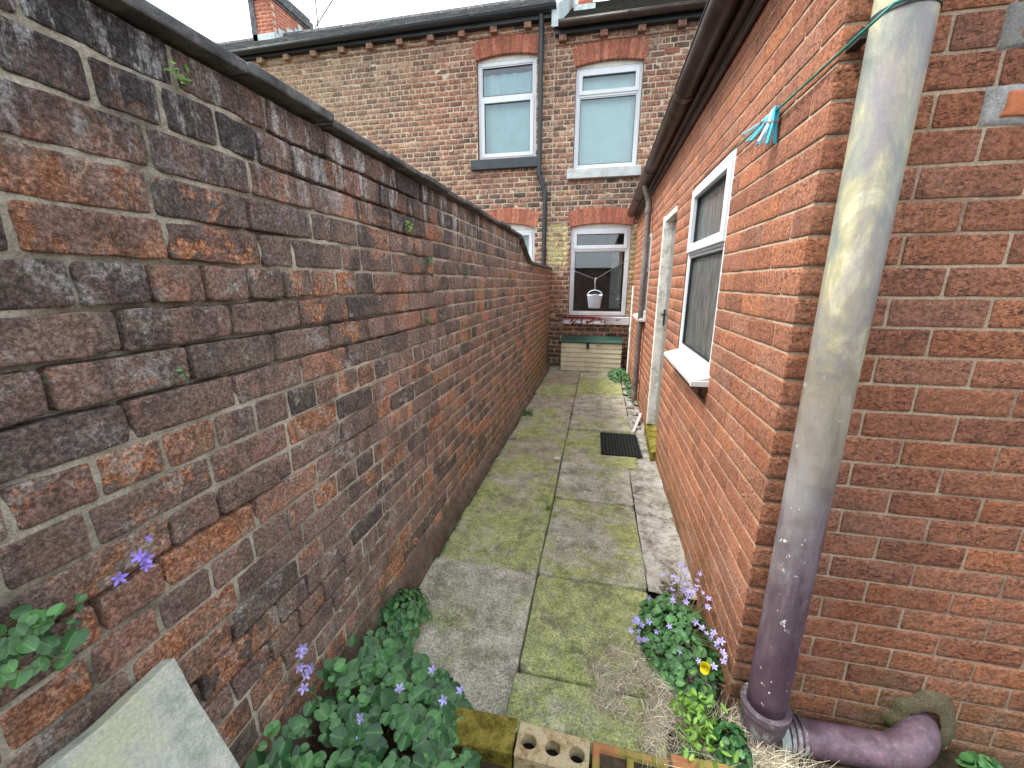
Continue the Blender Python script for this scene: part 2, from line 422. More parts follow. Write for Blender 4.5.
_m.col(_c).bump(_m.noise(60, 6, .8), .01); M['arch'] = _m.m
M['sill_dark'] = simple('dark_painted_sill', (.040, .050, .056), .6, .4, .25, 6)
M['sill_pale'] = simple('pale_stone_sill', (.46, .48, .47), .8, .3, .2, 5, .003, (.2, .2, .18), .5, 12)
M['black_plastic'] = simple('black_plastic', (.018, .022, .025), .4, .5, .25, 8)
M['brown_plastic'] = simple('brown_plastic', (.042, .026, .022), .35, .5, .3, 7, 0, (.14, .12, .105), .5, 6)
M['grey_pipe'] = simple('grey_brown_pipe', (.15, .125, .115), .5, .4, .25, 5, 0, (.33, .31, .28), .6, 4)
M['slate'] = simple('roof_slate', (.125, .13, .128), .75, .3, .4, 5, .004, (.42, .42, .38), .65, 3.2)
M['dark_tile'] = simple('dark_roof_tile', (.055, .052, .045), .9, .2, .4, 8, .006, (.10, .10, .05), .5, 6)
M['lead'] = simple('lead_flashing', (.42, .50, .50), .7, .3, .25, 9, .003, (.75, .78, .76), .7, 12)
M['curtain'] = simple('pale_curtain', (.62, .84, .88), .9, .1, .08, 5)
M['blind'] = simple('pale_blue_blind', (.72, .93, .97), .8, .2, .06, 4)
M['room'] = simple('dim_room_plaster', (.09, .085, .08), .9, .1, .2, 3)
M['glass'] = mat_glass_dark('window_glass')
M['obscured'] = mat_obscured()
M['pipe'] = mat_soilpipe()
M['collar'] = simple('pipe_collar', (.10, .075, .09), .55, .4, .4, 9, .001, (.5, .52, .50), .8, 14)
M['cement'] = mat_mortar('mossy_cement', (.10, .085, .05), (.22, .19, .12), (.10, .11, .04), .010)
M['grey_mortar'] = mat_mortar('grey_patch_mortar', (.30, .29, .27), (.48, .46, .43), (.20, .19, .17), .006)
M['orange_brick'] = simple('orange_patch_brick', (.50, .17, .075), .85, .2, .25, 20, .003)
M['box_cream'] = simple('cream_plastic', (.68, .66, .48), .5, .4, .08, 6, 0, (.28, .26, .15), .55, 4)
M['box_green'] = simple('green_plastic_lid', (.035, .088, .066), .5, .4, .25, 8)
M['rubber'] = simple('black_rubber', (.016, .02, .018), .7, .4, .4, 20)
M['peg_teal'] = simple('turquoise_plastic', (.05, .46, .62), .3, .5, .15, 8)
M['peg_pale'] = simple('pale_blue_plastic', (.28, .62, .72), .3, .5, .15, 8)
M['cord'] = simple('green_cord', (.015, .17, .12), .5, .4, .2, 30)
M['white_plastic'] = simple('white_plastic', (.70, .72, .76), .4, .5, .1, 9)
M['flower'] = simple('violet_petals', (.30, .22, .66), .6, .3, .35, 60)
M['flower_pale'] = simple('pale_violet_petals', (.42, .38, .74), .6, .3, .3, 60)
M['yellow'] = simple('yellow_petals', (.82, .70, .02), .5, .3, .12, 40)
M['leaf_blue'] = mat_leaf('scalloped_leaf', (.018, .070, .024), (.080, .205, .062))
M['leaf_deep'] = mat_leaf('deep_green_leaf', (.018, .075, .022), (.080, .20, .060))
M['leaf_lime'] = mat_leaf('lime_leaf', (.07, .17, .02), (.20, .36, .05))
M['stem'] = simple('thin_stem', (.17, .15, .07), .7, .3, .3, 30)
M['straw'] = mat_leaf('dry_straw', (.26, .21, .14), (.80, .73, .55), .8)
M['mossbrick'] = Mat('mossy_brick', .95, .1)
_m = M['mossbrick']; _c = _m.ramp(_m.noise(14, 10, .82), [(.40, (.07, .065, .015)), (.5, (.20, .17, .03)), (.60, (.36, .29, .07))]); _m.col(_c).bump(_m.noise(60, 8, .75), .012); M['mossbrick'] = _m.m
_m = Mat('buff_mossy_brick', .92, .2); _c = _m.ramp(_m.noise(14, 10, .82), [(.40, (.24, .15, .07)), (.48, (.44, .34, .19)), (.56, (.56, .48, .31)), (.63, (.26, .25, .08))]); _m.col(_c).bump(_m.noise(90, 7, .75), .005); M['buffbrick'] = _m.m
_m = Mat('orange_mossy_brick', .92, .2); _c = _m.ramp(_m.noise(9, 8, .75), [(.38, (.17, .16, .03)), (.47, (.30, .26, .07)), (.54, (.42, .19, .08)), (.64, (.34, .14, .07))]); _m.col(_c).bump(_m.noise(90, 7, .75), .005); M['orbrick'] = _m.m
_m = Mat('weathered_flagstone', .9, .25)
_c = _m.ramp(_m.noise(7, 10, .82), [(.40, (.34, .37, .31)), (.5, (.50, .53, .47)), (.60, (.64, .66, .61))])
_c = _m.mix(_m.ramp(_m.noise(3.5, 9, .8), [(.50, 0), (.58, .55)]), _c, (.40, .43, .20))
_c = _m.mix(1.0, _c, _m.ramp(_m.noise(150, 6, .8), [(.3, .7), (.7, 1.3)]), 'MULTIPLY')
_m.col(_c).bump(_m.noise(60, 8, .75), .004); M['flag'] = _m.m
M['sill_red'] = Mat('flaking_maroon_paint', .75, .3)
_m = M['sill_red']; _x = _m.xyz()
_f2 = _m.ramp(_m.noise(14, 5, .7), [(.46, 0), (.52, 1)]); _bias = _m.maprange(_x[0], -.1, .45)
_fz = _m.maprange(_x[2], .955, .90)
_w = _m.math('MAXIMUM', _m.math('MULTIPLY', _f2, _m.math('MAXIMUM', _bias, _fz)), _m.math('MULTIPLY', _bias, _m.ramp(_m.noise(9, 5), [(.38, 0), (.46, 1)])))
_m.col(_m.mix(_w, (.13, .018, .03), (.66, .70, .74))); M['sill_red'] = _m.m

# ------------------------------------------------------------------ brickwork
def lay(u0, u1, z0, z1, ch, Lb, joint, holes=(), bond='stretcher', seed=1, jit=.0, ends=(0, 0), shift=0.0):
    """list of bricks (u0,u1,z0,z1,flagL,flagR) laid in courses, cut round the holes"""
    R = np.random.default_rng(seed); out = []
    nc = int(math.ceil((z1 - z0) / ch))
    for k in range(nc):
        a = z0 + k * ch + joint / 2; b = min(z0 + (k + 1) * ch - joint / 2, z1)
        if b - a < .02: continue
        header = (bond == 'english' and k % 4 == 1) or (bond == 'mixed' and k % 4 == 2)
        Lc = Lb / 2 if header else Lb
        off = (k % 2) * Lb / 2 if not header else Lb / 4
        u = u0 - off + shift
        if bond == 'mixed': u -= R.random() * .05
        while u < u1 - .01:
            Lk = Lc
            if bond == 'mixed' and not header and R.random() < .14: Lk = Lb / 2
            Lk *= 1 + (R.random() - .5) * jit
            s, e = max(u, u0), min(u + Lk, u1)
            fl = 1 if (s <= u0 + 1e-6 and ends[0]) else 0; fr = 1 if (e >= u1 - 1e-6 and ends[1]) else 0
            s2 = s if fl else s + joint / 2; e2 = e if fr else e - joint / 2
            if u < u0 and not fl: s2 = s
            if e2 - s2 > .025:
                rects = [(s2, e2, a, b, fl, fr)]
                for (h0, h1, g0, g1) in holes:
                    nr = []
                    for (p, q, c, d, f1, f2) in rects:
                        if q <= h0 or p >= h1 or d <= g0 or c >= g1: nr.append((p, q, c, d, f1, f2)); continue
                        if p < h0 - .02: nr.append((p, h0, c, d, f1, 1))
                        if q > h1 + .02: nr.append((h1, q, c, d, 1, f2))
                        mp_, mq = max(p, h0), min(q, h1)
                        if mq - mp_ > .02:
                            if c < g0 - .012: nr.append((mp_, mq, c, g0, 0, 0))
                            if d > g1 + .012: nr.append((mp_, mq, g1, d, 0, 0))
                    rects = nr
                out += rects
            u += Lk
    return out

def brick_geo(fr, bricks, D, nu, nz, rough, wob, sc, seed, tilt=.0, rnd=None, corner=.005, edge=.005):
    """returns V, Q, attr for the bricks; D = how deep the sides run back"""
    R = np.random.default_rng(seed)
    B = np.array([b[:4] for b in bricks], float); fl = np.array([b[4:6] for b in bricks], float); n = len(B)
    def axis(lo, hi, k, f0, f1):
        Lh = hi - lo
        t = np.linspace(0, 1, k + 1)[1:-1]
        e1 = edge * .25; e2 = edge
        cols = [lo, lo + e1, lo + e2] + [lo + e2 + (Lh - 2 * e2) * x for x in t] + [hi - e2, hi - e1, hi]
        P = np.stack(cols, 1); m = P.shape[1]
        dep = np.zeros((len(lo), m)); dep[:, 1] = -edge * .55; dep[:, -2] = -edge * .55
        dep[:, 0] = np.where(f0 > 0, -edge, -D); dep[:, -1] = np.where(f1 > 0, -edge, -D)
        return P, dep
    U, du = axis(B[:, 0], B[:, 1], nu, fl[:, 0], fl[:, 1]); Zz, dz = axis(B[:, 2], B[:, 3], nz, fl[:, 0] * 0, fl[:, 0] * 0)
    a, b = U.shape[1], Zz.shape[1]
    UU = np.repeat(U[:, :, None], b, 2); ZZ = np.repeat(Zz[:, None, :], a, 1)
    dep = np.minimum(du[:, :, None], dz[:, None, :])
    # rounded corners
    eu = np.minimum(UU - B[:, 0, None, None], B[:, 1, None, None] - UU); ez = np.minimum(ZZ - B[:, 2, None, None], B[:, 3, None, None] - ZZ)
    cw = np.clip(1 - eu / corner / 2, 0, 1) * np.clip(1 - ez / corner / 2, 0, 1)
    UU = UU + np.sign((B[:, 0] + B[:, 1])[:, None, None] / 2 - UU) * cw * corner
    ZZ = ZZ + np.sign((B[:, 2] + B[:, 3])[:, None, None] / 2 - ZZ) * cw * corner
    off = R.random((n, 1, 1)) * 50
    keepu = (eu > -1)  # all
    P3 = np.stack([UU * sc, ZZ * sc, off + 0 * UU], -1)
    UU = UU + wob * vnoise(P3 + 3.1) * np.where((fl.sum(1) > 0)[:, None, None], .2, 1)
    ZZ = ZZ + wob * vnoise(P3 + 9.7)
    P4 = np.stack([UU * sc * 1.6, ZZ * sc * 1.6, off + 0 * UU], -1)
    nn = rough * fbm(P4, 3)
    cu = (UU - (B[:, 0] + B[:, 1])[:, None, None] / 2) / .12; cz = (ZZ - (B[:, 2] + B[:, 3])[:, None, None] / 2) / .04
    tl = (R.random((n, 3, 1, 1)) - .5) * 2 * tilt
    nn = nn + tl[:, 0] + tl[:, 1] * cu + tl[:, 2] * cz
    frontm = (dep > -edge * 1.01)
    nrm = np.where(frontm, dep + nn, dep + nn * .3)
    V = fr(UU, ZZ, nrm).reshape(-1, 3)
    ii, jj = np.meshgrid(np.arange(a - 1), np.arange(b - 1), indexing='ij')
    q = np.stack([ii * b + jj, (ii + 1) * b + jj, (ii + 1) * b + jj + 1, ii * b + jj + 1], -1).reshape(-1, 4)
    if fr.flip: q = q[:, ::-1]
    Q = (np.arange(n)[:, None, None] * a * b + q[None]).reshape(-1, 4)
    if rnd is None: rnd = R.random((n, 3))
    A = np.repeat(np.concatenate([rnd, np.ones((n, 1))], 1), a * b, 0)
    return V, Q, A

def sheet(fr, u0, u1, z0, z1, step, holes, base, amp, sc, seed, deep=0.0):
    """mortar bed: a displaced grid with the openings left out"""
    def brk(lo, hi, cuts):
        c = sorted({lo, hi, *[x for x in cuts if lo < x < hi]}); out = []
        for p, q in zip(c[:-1], c[1:]):
            k = max(1, int(round((q - p) / step))); out += list(np.linspace(p, q, k + 1)[:-1])
        return np.array(out + [hi])
    us = brk(u0, u1, [x for h in holes for x in h[:2]]); zs = brk(z0, z1, [x for h in holes for x in h[2:4]])
    UU, ZZ = np.meshgrid(us, zs, indexing='ij')
    P = np.stack([UU * sc, ZZ * sc * 1.5, 0 * UU + seed * 3.3], -1)
    nn = base + amp * fbm(P, 3)
    if deep:
        mk = np.clip(2.6 - UU, .0, 1) * np.clip((fbm(np.stack([UU * 1.3, ZZ * 5.0, 0 * UU + 5.5], -1), 2) - .06) * 5, 0, 1)
        nn = nn - deep * mk
    V = fr(UU, ZZ, nn).reshape(-1, 3)
    a, b = len(us), len(zs)
    ii, jj = np.meshgrid(np.arange(a - 1), np.arange(b - 1), indexing='ij')
    cu = (us[:-1] + us[1:]) / 2; cz = (zs[:-1] + zs[1:]) / 2
    keep = np.ones((a - 1, b - 1), bool)
    for (h0, h1, g0, g1) in holes:
        keep &= ~((cu[:, None] > h0) & (cu[:, None] < h1) & (cz[None] > g0) & (cz[None] < g1))
    q = np.stack([ii * b + jj, (ii + 1) * b + jj, (ii + 1) * b + jj + 1, ii * b + jj + 1], -1)[keep]
    if fr.flip: q = q[:, ::-1]
    return V, q.reshape(-1, 4), np.tile((.5, .5, .5, 1), (a * b, 1))

def join(parts):
    """parts: list of (V,Q,A,matindex) -> V,Q,A,mi"""
    V = []; Q = []; A = []; Mi = []; n = 0
    for v, q, a, mi in parts:
        V.append(v); Q.append(q + n); A.append(a); Mi.append(np.full(len(q), mi)); n += len(v)
    return np.concatenate(V), np.concatenate(Q), np.concatenate(A), np.concatenate(Mi)
def boxgeo(fr, boxes, at=(.4, .3, .3, 1)):
    b = MB(fr); b.at = at
    for x in boxes: b.box(*x)
    return np.concatenate(b.V), np.concatenate(b.Q), np.concatenate(b.A)

# ================================================================== SETTING
def flat(name, x0, x1, y0, y1, z, step, amp, mat, kind='structure', sc=2.0):
    xs = np.linspace(x0, x1, max(2, int((x1 - x0) / step) + 1)); ys = np.linspace(y0, y1, max(2, int((y1 - y0) / step) + 1))
    X, Yy = np.meshgrid(xs, ys, indexing='ij'); Z = z + amp * fbm(np.stack([X * sc, Yy * sc, 0 * X + z], -1), 3)
    V = np.stack([X, Yy, Z], -1).reshape(-1, 3); b = len(ys)
    ii, jj = np.meshgrid(np.arange(len(xs) - 1), np.arange(b - 1), indexing='ij')
    q = np.stack([ii * b + jj, (ii + 1) * b + jj, (ii + 1) * b + jj + 1, ii * b + jj + 1], -1).reshape(-1, 4)
    return mesh_np(name, V, q, mat, attr=np.tile((.5, .5, .5, 1), (len(V), 1)), kind=kind)

g = flat('ground', -250, 250, -250, 250, -.13, 12, .0, M['soil']); tag(g, 'dark soil ground under the yard and the terrace')
soil = flat('soil_bed', -.95, 1.9, -.4, 7.9, -.062, .03, .022, M['soil'], sc=7); tag(soil, 'dark soil showing between the paving and the brick walls')

# paving: every flag a slab of its own in one mesh
def path_geo():
    rows = []
    LJ = [1.13, 1.918, 2.512, 3.39, 4.02, 4.96, 5.67, 6.45, 7.2, 7.79]
    RJ = [1.335, 1.908, 2.80, 3.41, 4.31, 4.86, 5.82, 6.55, 6.92, 7.79]
    matt = {0: [(.30, .9, .15), (.85, .6, .1), (.70, .25, .35), (.45, .2, .8), (.62, .4, .5), (.12, .2, .7), (.75, .3, .2), (.18, .4, 1.0), (.50, .8, .2)],
            1: [(1.15, .1, .0), (.60, .85, .1), (.30, .3, .1), (.75, .4, .45), (.50, .2, .45), (.18, .3, .3), (1.3, .5, .1), (.95, .3, .1), (.40, .8, .0)]}
    for i in range(len(LJ) - 1): rows.append((-.875 + .0 * i, -.261 - .012 * min(1, i / 6), LJ[i], LJ[i + 1], matt[0][i]))
    for i in range(len(RJ) - 1): rows.append((-.2595 - .012 * min(1, i / 6), .338 if RJ[i] < 3.3 else .425, RJ[i], RJ[i + 1], matt[1][i]))
    rows.append((-.27, .32, 1.08, 1.328, (.85, .35, .1)))
    br = [(a + .002, b - .002, c + .005, d - .005, 0, 0) for a, b, c, d, _ in rows]
    rnd = np.array([r[4] for r in rows])
    return brick_geo(WORLD, br, .06, 22, 22, .0035, .0035, 6, 3, tilt=.0022, rnd=rnd, corner=.008, edge=.007)
V, Q, A = path_geo()
p = mesh_np('path', V, Q, M['slab'], attr=A, kind='structure'); tag(p, 'mossy concrete flags laid two wide down the narrow yard')
V, Q, A = brick_geo(WORLD, [(-.62, -.02, .3, .985, 0, 0), (-.015, .585, .3, .985, 0, 0)], .06, 20, 20, .003, .004, 6, 5, rnd=np.array([(1.1, .2, 0), (.9, .3, 0)]), edge=.007)
V[:, 2] -= .065
p2 = mesh_np('lower_paving', V, Q, M['slab'], attr=A, kind='structure'); tag(p2, 'green mossy flags one step below the brick edging')
# mortar strip between flags and the wing
xs0 = flat('kerb_strip', .339, .592, 1.93, 4.95, -.012, .012, .016, M['strip'], sc=9); tag(xs0, 'rough whitish concrete strip along the red brick wall')
xs1 = flat('rubble_strip', .435, .592, 4.95, 7.75, -.022, .02, .03, M['strip'], sc=13); tag(xs1, 'broken concrete strip beside the far flags')

# ================================================================== OLD BOUNDARY WALL (left)
LW = Frame((-.92, 0, 0), (0, 1, 0), (0, 0, 1), (1, 0, 0))
wall = empty('boundary_wall', (-.95, 3.9, 0), 'long weathered dark brick yard wall with slate coping on the left', 'wall')
CH = .0905
bl = lay(-1.5, 4.70, 2.096 - 24 * CH, 2.096, CH, .25, .0098, bond='mixed', seed=11, jit=.06)
bl2 = lay(4.70, 7.79, 2.088 - 24 * CH, 1.84, CH, .25, .010, bond='mixed', seed=12, jit=.06)
mid = [b for b in lay(4.70, 5.35, 1.84, 2.085, CH, .25, .010, bond='mixed', seed=13) if b[3] < 2.10 - (b[1] - 4.70) * .36]
allb = bl + bl2 + mid
near = [b for b in allb if b[0] < 1.9 and b[1] > -.1]; nearset = set(near)
farb = [b for b in allb if b not in nearset]
def rnd_old(bs, seed):
    R = np.random.default_rng(seed); r = R.random((len(bs), 3))
    r[:, 0] = R.beta(1.3, 1.6, len(bs))
    hot = R.random(len(bs)) < .085
    r[hot, 0] = .86 + .14 * R.random(hot.sum()); r[hot, 1] = .8 + .4 * R.random(hot.sum())
    r[~hot, 1] = R.random((~hot).sum()) ** 2.6
    return r
wn = brick_geo(LW, near, .034, 18, 8, .0020, .0034, 24, 21, tilt=.0006, rnd=rnd_old(near, 31), corner=.0035, edge=.0035)
wf = brick_geo(LW, farb, .012, 5, 3, .0012, .0025, 12, 22, tilt=.0006, rnd=rnd_old(farb, 32), corner=.004, edge=.003)
mo1 = sheet(LW, -1.5, 2.2, -.12, 2.09, .009, [], -.0042, .0045, 30, 1, deep=.032)
mo2 = sheet(LW, 2.2, 4.70, -.12, 2.09, .018, [], -.0022, .002, 18, 1, deep=.010)
mo3 = sheet(LW, 4.70, 7.8, -.12, 1.84, .03, [], -.0018, .0015, 14, 1)
hb = boxgeo(LW, [(-1.5, 4.70, -.12, 2.085, -.24, -.045), (4.70, 7.79, -.12, 1.838, -.24, -.03)])
ramp_ = MB(LW)
ramp_.add(LW(np.array([4.70, 5.38, 4.70, 4.70, 5.38, 4.70]), np.array([1.838, 1.838, 2.085, 1.838, 1.838, 2.085]), np.array([-.012] * 3 + [-.235] * 3)), [(0, 1, 4, 3), (1, 2, 5, 4), (2, 0, 3, 5)], [(0, 1, 2), (3, 5, 4)])
V, Q, A, mi = join([(*wn, 0), (*wf, 0), (*mo1, 1), (*mo2, 1), (*mo3, 1), (*hb, 1)])
mesh_np('brickwork', V, Q, [M['old'], M['old_mortar']], wall, matidx=mi, attr=A)
ramp_.build('raked_mortar', M['old_mortar'], wall)
# coping: thin slates with ragged joints
cp = MB(LW); u = -1.5; R_ = random.Random(4)
def cope(u0, u1, za, zb, th, ov):
    P = []
    for (n0) in (0, 1):
        z0a, z0b = (za, zb) if n0 == 0 else (za + th, zb + th)
        for (uu, nn) in ((u0, -.27), (u1, -.27), (u1, ov), (u0, ov)):
            zz = z0a if uu == u0 else z0b
            P.append(LW(uu, zz + (0.006 if (n0 and nn < 0) else 0), nn))
    P = np.array(P)
    cp.hexa(P[[0, 3, 2, 1, 4, 7, 6, 5]])
while u < 4.69:
    w = R_.uniform(.28, .46); e = min(u + w, 4.70); d = R_.uniform(-.004, .005)
    cope(u, e - .006, 2.101 + d, 2.101 + d + R_.uniform(-.005, .005), .026 + R_.uniform(-.003, .004), .040 + R_.uniform(-.009, .010)); u = e
cope(4.702, 5.02, 2.085, 1.955, .036, .045); cope(5.022, 5.36, 1.953, 1.850, .036, .042)
u = 5.363
while u < 7.75:
    w = R_.uniform(.3, .46); e = min(u + w, 7.78); d = R_.uniform(-.004, .004)
    cope(u, e - .006, 1.848 + d, 1.848 + d, .034, .043 + R_.uniform(-.006, .006)); u = e
cp.build('coping', M['coping'], wall, bevel=.006)
# sloped render fillet at the foot
ys = np.linspace(-.5, 7.78, 330); prof = [(0, .0), (.35, .02), (.8, .0), (1.0, -.006)]
top = np.interp(ys, [-.5, 1.4, 3.0, 3.8, 7.8], [.19, .17, .09, .06, .05]); top = top + .012 * vnoise(np.stack([ys * 3, ys * 0, ys * 0], -1))
Vp = []
for k, (t, _) in enumerate([(-.12, 0), (.0, 0), (.3, 0), (.6, 0), (.85, 0), (1.0, 0)]):
    z = top * t if t > 0 else np.full_like(ys, t if t < 0 else 0)
    n_ = [.047, .047, .044, .040, .033, -.004][k] + .006 * vnoise(np.stack([ys * 9, ys * 0 + k * 1.7, ys * 0], -1))
    Vp.append(LW(ys, z, n_))
Vp = np.stack(Vp, 1); b = 6; ii, jj = np.meshgrid(np.arange(len(ys) - 1), np.arange(b - 1), indexing='ij')
q = np.stack([ii * b + jj, (ii + 1) * b + jj, (ii + 1) * b + jj + 1, ii * b + jj + 1], -1).reshape(-1, 4)
mesh_np('footing', Vp.reshape(-1, 3), q, M['plinth'], wall)
settle(wall)

# wall behind the camera (closes the yard, seen only in the glass)
bw = empty('rear_yard_wall', (1.5, -3.2, 0), 'brick wall closing the yard behind the viewer', 'wall')
mbk = MB(); mbk.at = (.4, .2, .5, 1); mbk.box(-1.2, 6, -3.4, -3.2, -.12, 2.2); mbk.build('brickwork', M['old'], bw)
mbk = MB(); mbk.box(-1.25, 6, -3.45, -3.15, 2.2, 2.26); mbk.build('coping', M['coping'], bw, bevel=.01); settle(bw)

# ================================================================== WINDOWS
def window_unit(fr, parent, u0, u1, z0, z1, rec, trans=None, fw=.06, mat=None, glass=None, back=None, lay_top=True, sash_top=True, n_lab=None, sw_=.045):
    """frame with a top light and a lower light; rec = how far the frame face sits behind (negative) the wall face"""
    mat = mat or M['upvc_blue']
    f = MB(fr); n0, n1 = rec - .06, rec
    f.box(u0, u0 + fw, z0, z1, n0, n1).box(u1 - fw, u1, z0, z1, n0, n1)
    f.box(u0 + fw, u1 - fw, z0, z0 + fw, n0, n1).box(u0 + fw, u1 - fw, z1 - fw, z1, n0, n1)
    if trans: f.box(u0 + fw, u1 - fw, trans - fw * .4, trans + fw * .4, n0, n1)
    win = f.build('window', mat, parent, bevel=.006)
    lights = [(z0 + fw, (trans - fw * .4) if trans else z1 - fw)]
    if trans: lights.append((trans + fw * .4, z1 - fw))
    for i, (a, b) in enumerate(lights):
        sash = (i == 1 and sash_top) or (i == 0 and not sash_top)
        sw = sw_ if sash else .018; sn = rec + .016 if sash else rec - .012
        s = MB(fr); g0, g1 = u0 + fw + .001, u1 - fw - .001
        ex = .018 if sash else 0
        s.box(g0 - ex, g0 + sw, a - ex, b + ex, rec - .045, sn).box(g1 - sw, g1 + ex, a - ex, b + ex, rec - .045, sn)
        s.box(g0 + sw, g1 - sw, a - ex, a + sw, rec - .045, sn).box(g0 + sw, g1 - sw, b - sw, b + ex, rec - .045, sn)
        s.build('sash', mat, win, bevel=.005)
        gk = MB(fr); e = .006
        for bx in ((g0 + sw, g0 + sw + e, a + sw, b - sw), (g1 - sw - e, g1 - sw, a + sw, b - sw), (g0 + sw + e, g1 - sw - e, a + sw, a + sw + e), (g0 + sw + e, g1 - sw - e, b - sw - e, b - sw)):
            gk.box(*bx, rec - .028, rec - .010)
        gk.build('gasket', M['black_plastic'], win)
        p_ = MB(fr); p_.box(g0 + sw - .004, g1 - sw + .004, a + sw - .004, b - sw + .004, rec - .034, rec - .030)
        p_.build('pane', glass or M['glass'], win)
    return win

def arch(fr, parent, u0, u1, zs, zc, th, n, name='window_arch'):
    """segmental arch of rubbed bricks: springing zs, crown zc, depth th"""
    w = u1 - u0; rise = zc - zs; Rr = (w * w / 4 + rise * rise) / (2 * rise); cu = (u0 + u1) / 2; cz = zc - Rr
    half = math.asin(w / 2 / Rr); m = MB(fr); mm = MB(fr)
    for k in range(n):
        a0 = -half + 2 * half * k / n + .0025 / Rr * 1.2; a1 = -half + 2 * half * (k + 1) / n - .0025 / Rr * 1.2
        j = random.uniform(-.002, .003)
        P = []
        for nn in (-.1, .008 + j):
            for (aa, rr) in ((a0, Rr), (a1, Rr), (a1, Rr + th), (a0, Rr + th)):
                P.append(fr(cu + rr * math.sin(aa), cz + rr * math.cos(aa), nn))
        m.at = (random.random(), random.random(), .5, 1); P = np.array(P); m.hexa(P if not fr.flip else P[[0, 3, 2, 1, 4, 7, 6, 5]])
    for k in range(16):
        a0 = -half + 2 * half * k / 16; a1 = -half + 2 * half * (k + 1) / 16; P = []
        for nn in (-.1, .001):
            for (aa, rr) in ((a0, Rr + .001), (a1, Rr + .001), (a1, Rr + th - .001), (a0, Rr + th - .001)):
                P.append(fr(cu + rr * math.sin(aa), cz + rr * math.cos(aa), nn))
        mm.hexa(np.array(P))
    o = m.build(name, M['arch'], parent, bevel=.004); mm.build('arch_mortar', M['fac_mortar'], o)
    # curved head filling under the arch
    hb_ = MB(fr); K = 14; P = []
    us = np.linspace(u0, u1, K + 1); zt = cz + np.sqrt(Rr * Rr - (us - cu) ** 2)
    for i in range(K):
        P = []
        for nn in (-.13, -.075):
            P += [fr(us[i], zs - .01, nn), fr(us[i + 1], zs - .01, nn), fr(us[i + 1], zt[i + 1], nn), fr(us[i], zt[i], nn)]
        hb_.hexa(np.array(P))
    hb_.build('window_head', M['head'], parent)
    return o

# ================================================================== TERRACE AT THE END
YF = 7.8
FA = Frame((0, YF, 0), (1, 0, 0), (0, 0, 1), (0, -1, 0))
PARTY = -.93
def corbels(house, xs, z, par):
    c = MB(FA)
    for x in xs: c.box(x - .055, x + .055, z - .085, z, -.02, .085)
    return c
def make_house(name, label, x0, x1, ztop, holes, seed, loc):
    h = empty(name, loc, label, 'house')
    hol = [(a, b, c, d) for a, b, c, d in holes]
    b_ = lay(x0, x1, 0, ztop, .0865, .235, .011, hol, bond='english', seed=seed, jit=.03)
    R = np.random.default_rng(seed); rd = R.random((len(b_), 3)); rd[:, 0] = R.beta(1.5, 1.5, len(b_))
    bg_ = brick_geo(FA, b_, .012, 2, 1, .003, .0045, 14, seed, tilt=.002, rnd=rd, corner=.004, edge=.004)
    mo = sheet(FA, x0, x1, -.12, ztop, .06, hol, -.003, .002, 9, seed)
    bx = []
    cuts = []
    # thickness behind: reveals round each opening
    for (a, b, c, d) in hol:
        bx += [(a - .03, a, c, d, -.22, -.008), (b, b + .03, c, d, -.22, -.008), (a - .03, b + .03, d, d + .03, -.22, -.008), (a - .03, b + .03, c - .03, c, -.22, -.008)]
    # the body of the house as side, back walls
    bx += [(x0, x1, -.12, ztop, -6.3, -6.1), (x0, x0 + .1, -.12, ztop, -6.1, -.23), (x1 - .1, x1, -.12, ztop, -6.1, -.23)]
    V, Q, A, mi = join([(*bg_, 0), (*mo, 1), (*boxgeo(FA, bx), 0)])
    mesh_np('brickwork', V, Q, [M['fac'], M['fac_mortar']], h, matidx=mi, attr=A)
    return h
H_low = (-.57, .50, .99, 2.64); H_up = (-.575, .515, 3.53, 5.15); H_nup = (-2.30, -1.235, 3.77, 5.40); H_nlow = (-2.30, -1.235, 1.15, 2.68)
home = make_house('terraced_house', 'brick terraced house facing down the yard with white arched windows', PARTY, 3.4, 5.55, [H_low, H_up], 41, (.3, 7.8, 0))
nb = make_house('terraced_house', 'neighbouring brick house left of the black rainwater pipe with slate roof and large chimney', -11.5, PARTY, 5.80, [H_nup, H_nlow], 42, (-5, 7.8, 0))

def opening(house, H, zs, trans, glass_back, seed, sash_top=True):
    a, b, c, d = H
    arch(FA, house, a - .02, b + .02, zs, d, .265, 17)
    w = window_unit(FA, house, a + .005, b - .005, c + .01, zs - .012, -.075, trans, fw=.065, sash_top=sash_top)
    return w
TR1, TR2, TR3 = 2.20, 4.68, 4.77
w1 = opening(home, H_low, 2.585, TR1, None, 1)
w2 = opening(home, H_up, 5.09, TR2, None, 2)
w3 = opening(nb, H_nup, 5.34, TR3, None, 3, sash_top=False)
w4 = opening(nb, H_nlow, 2.59, 1.9, None, 4)
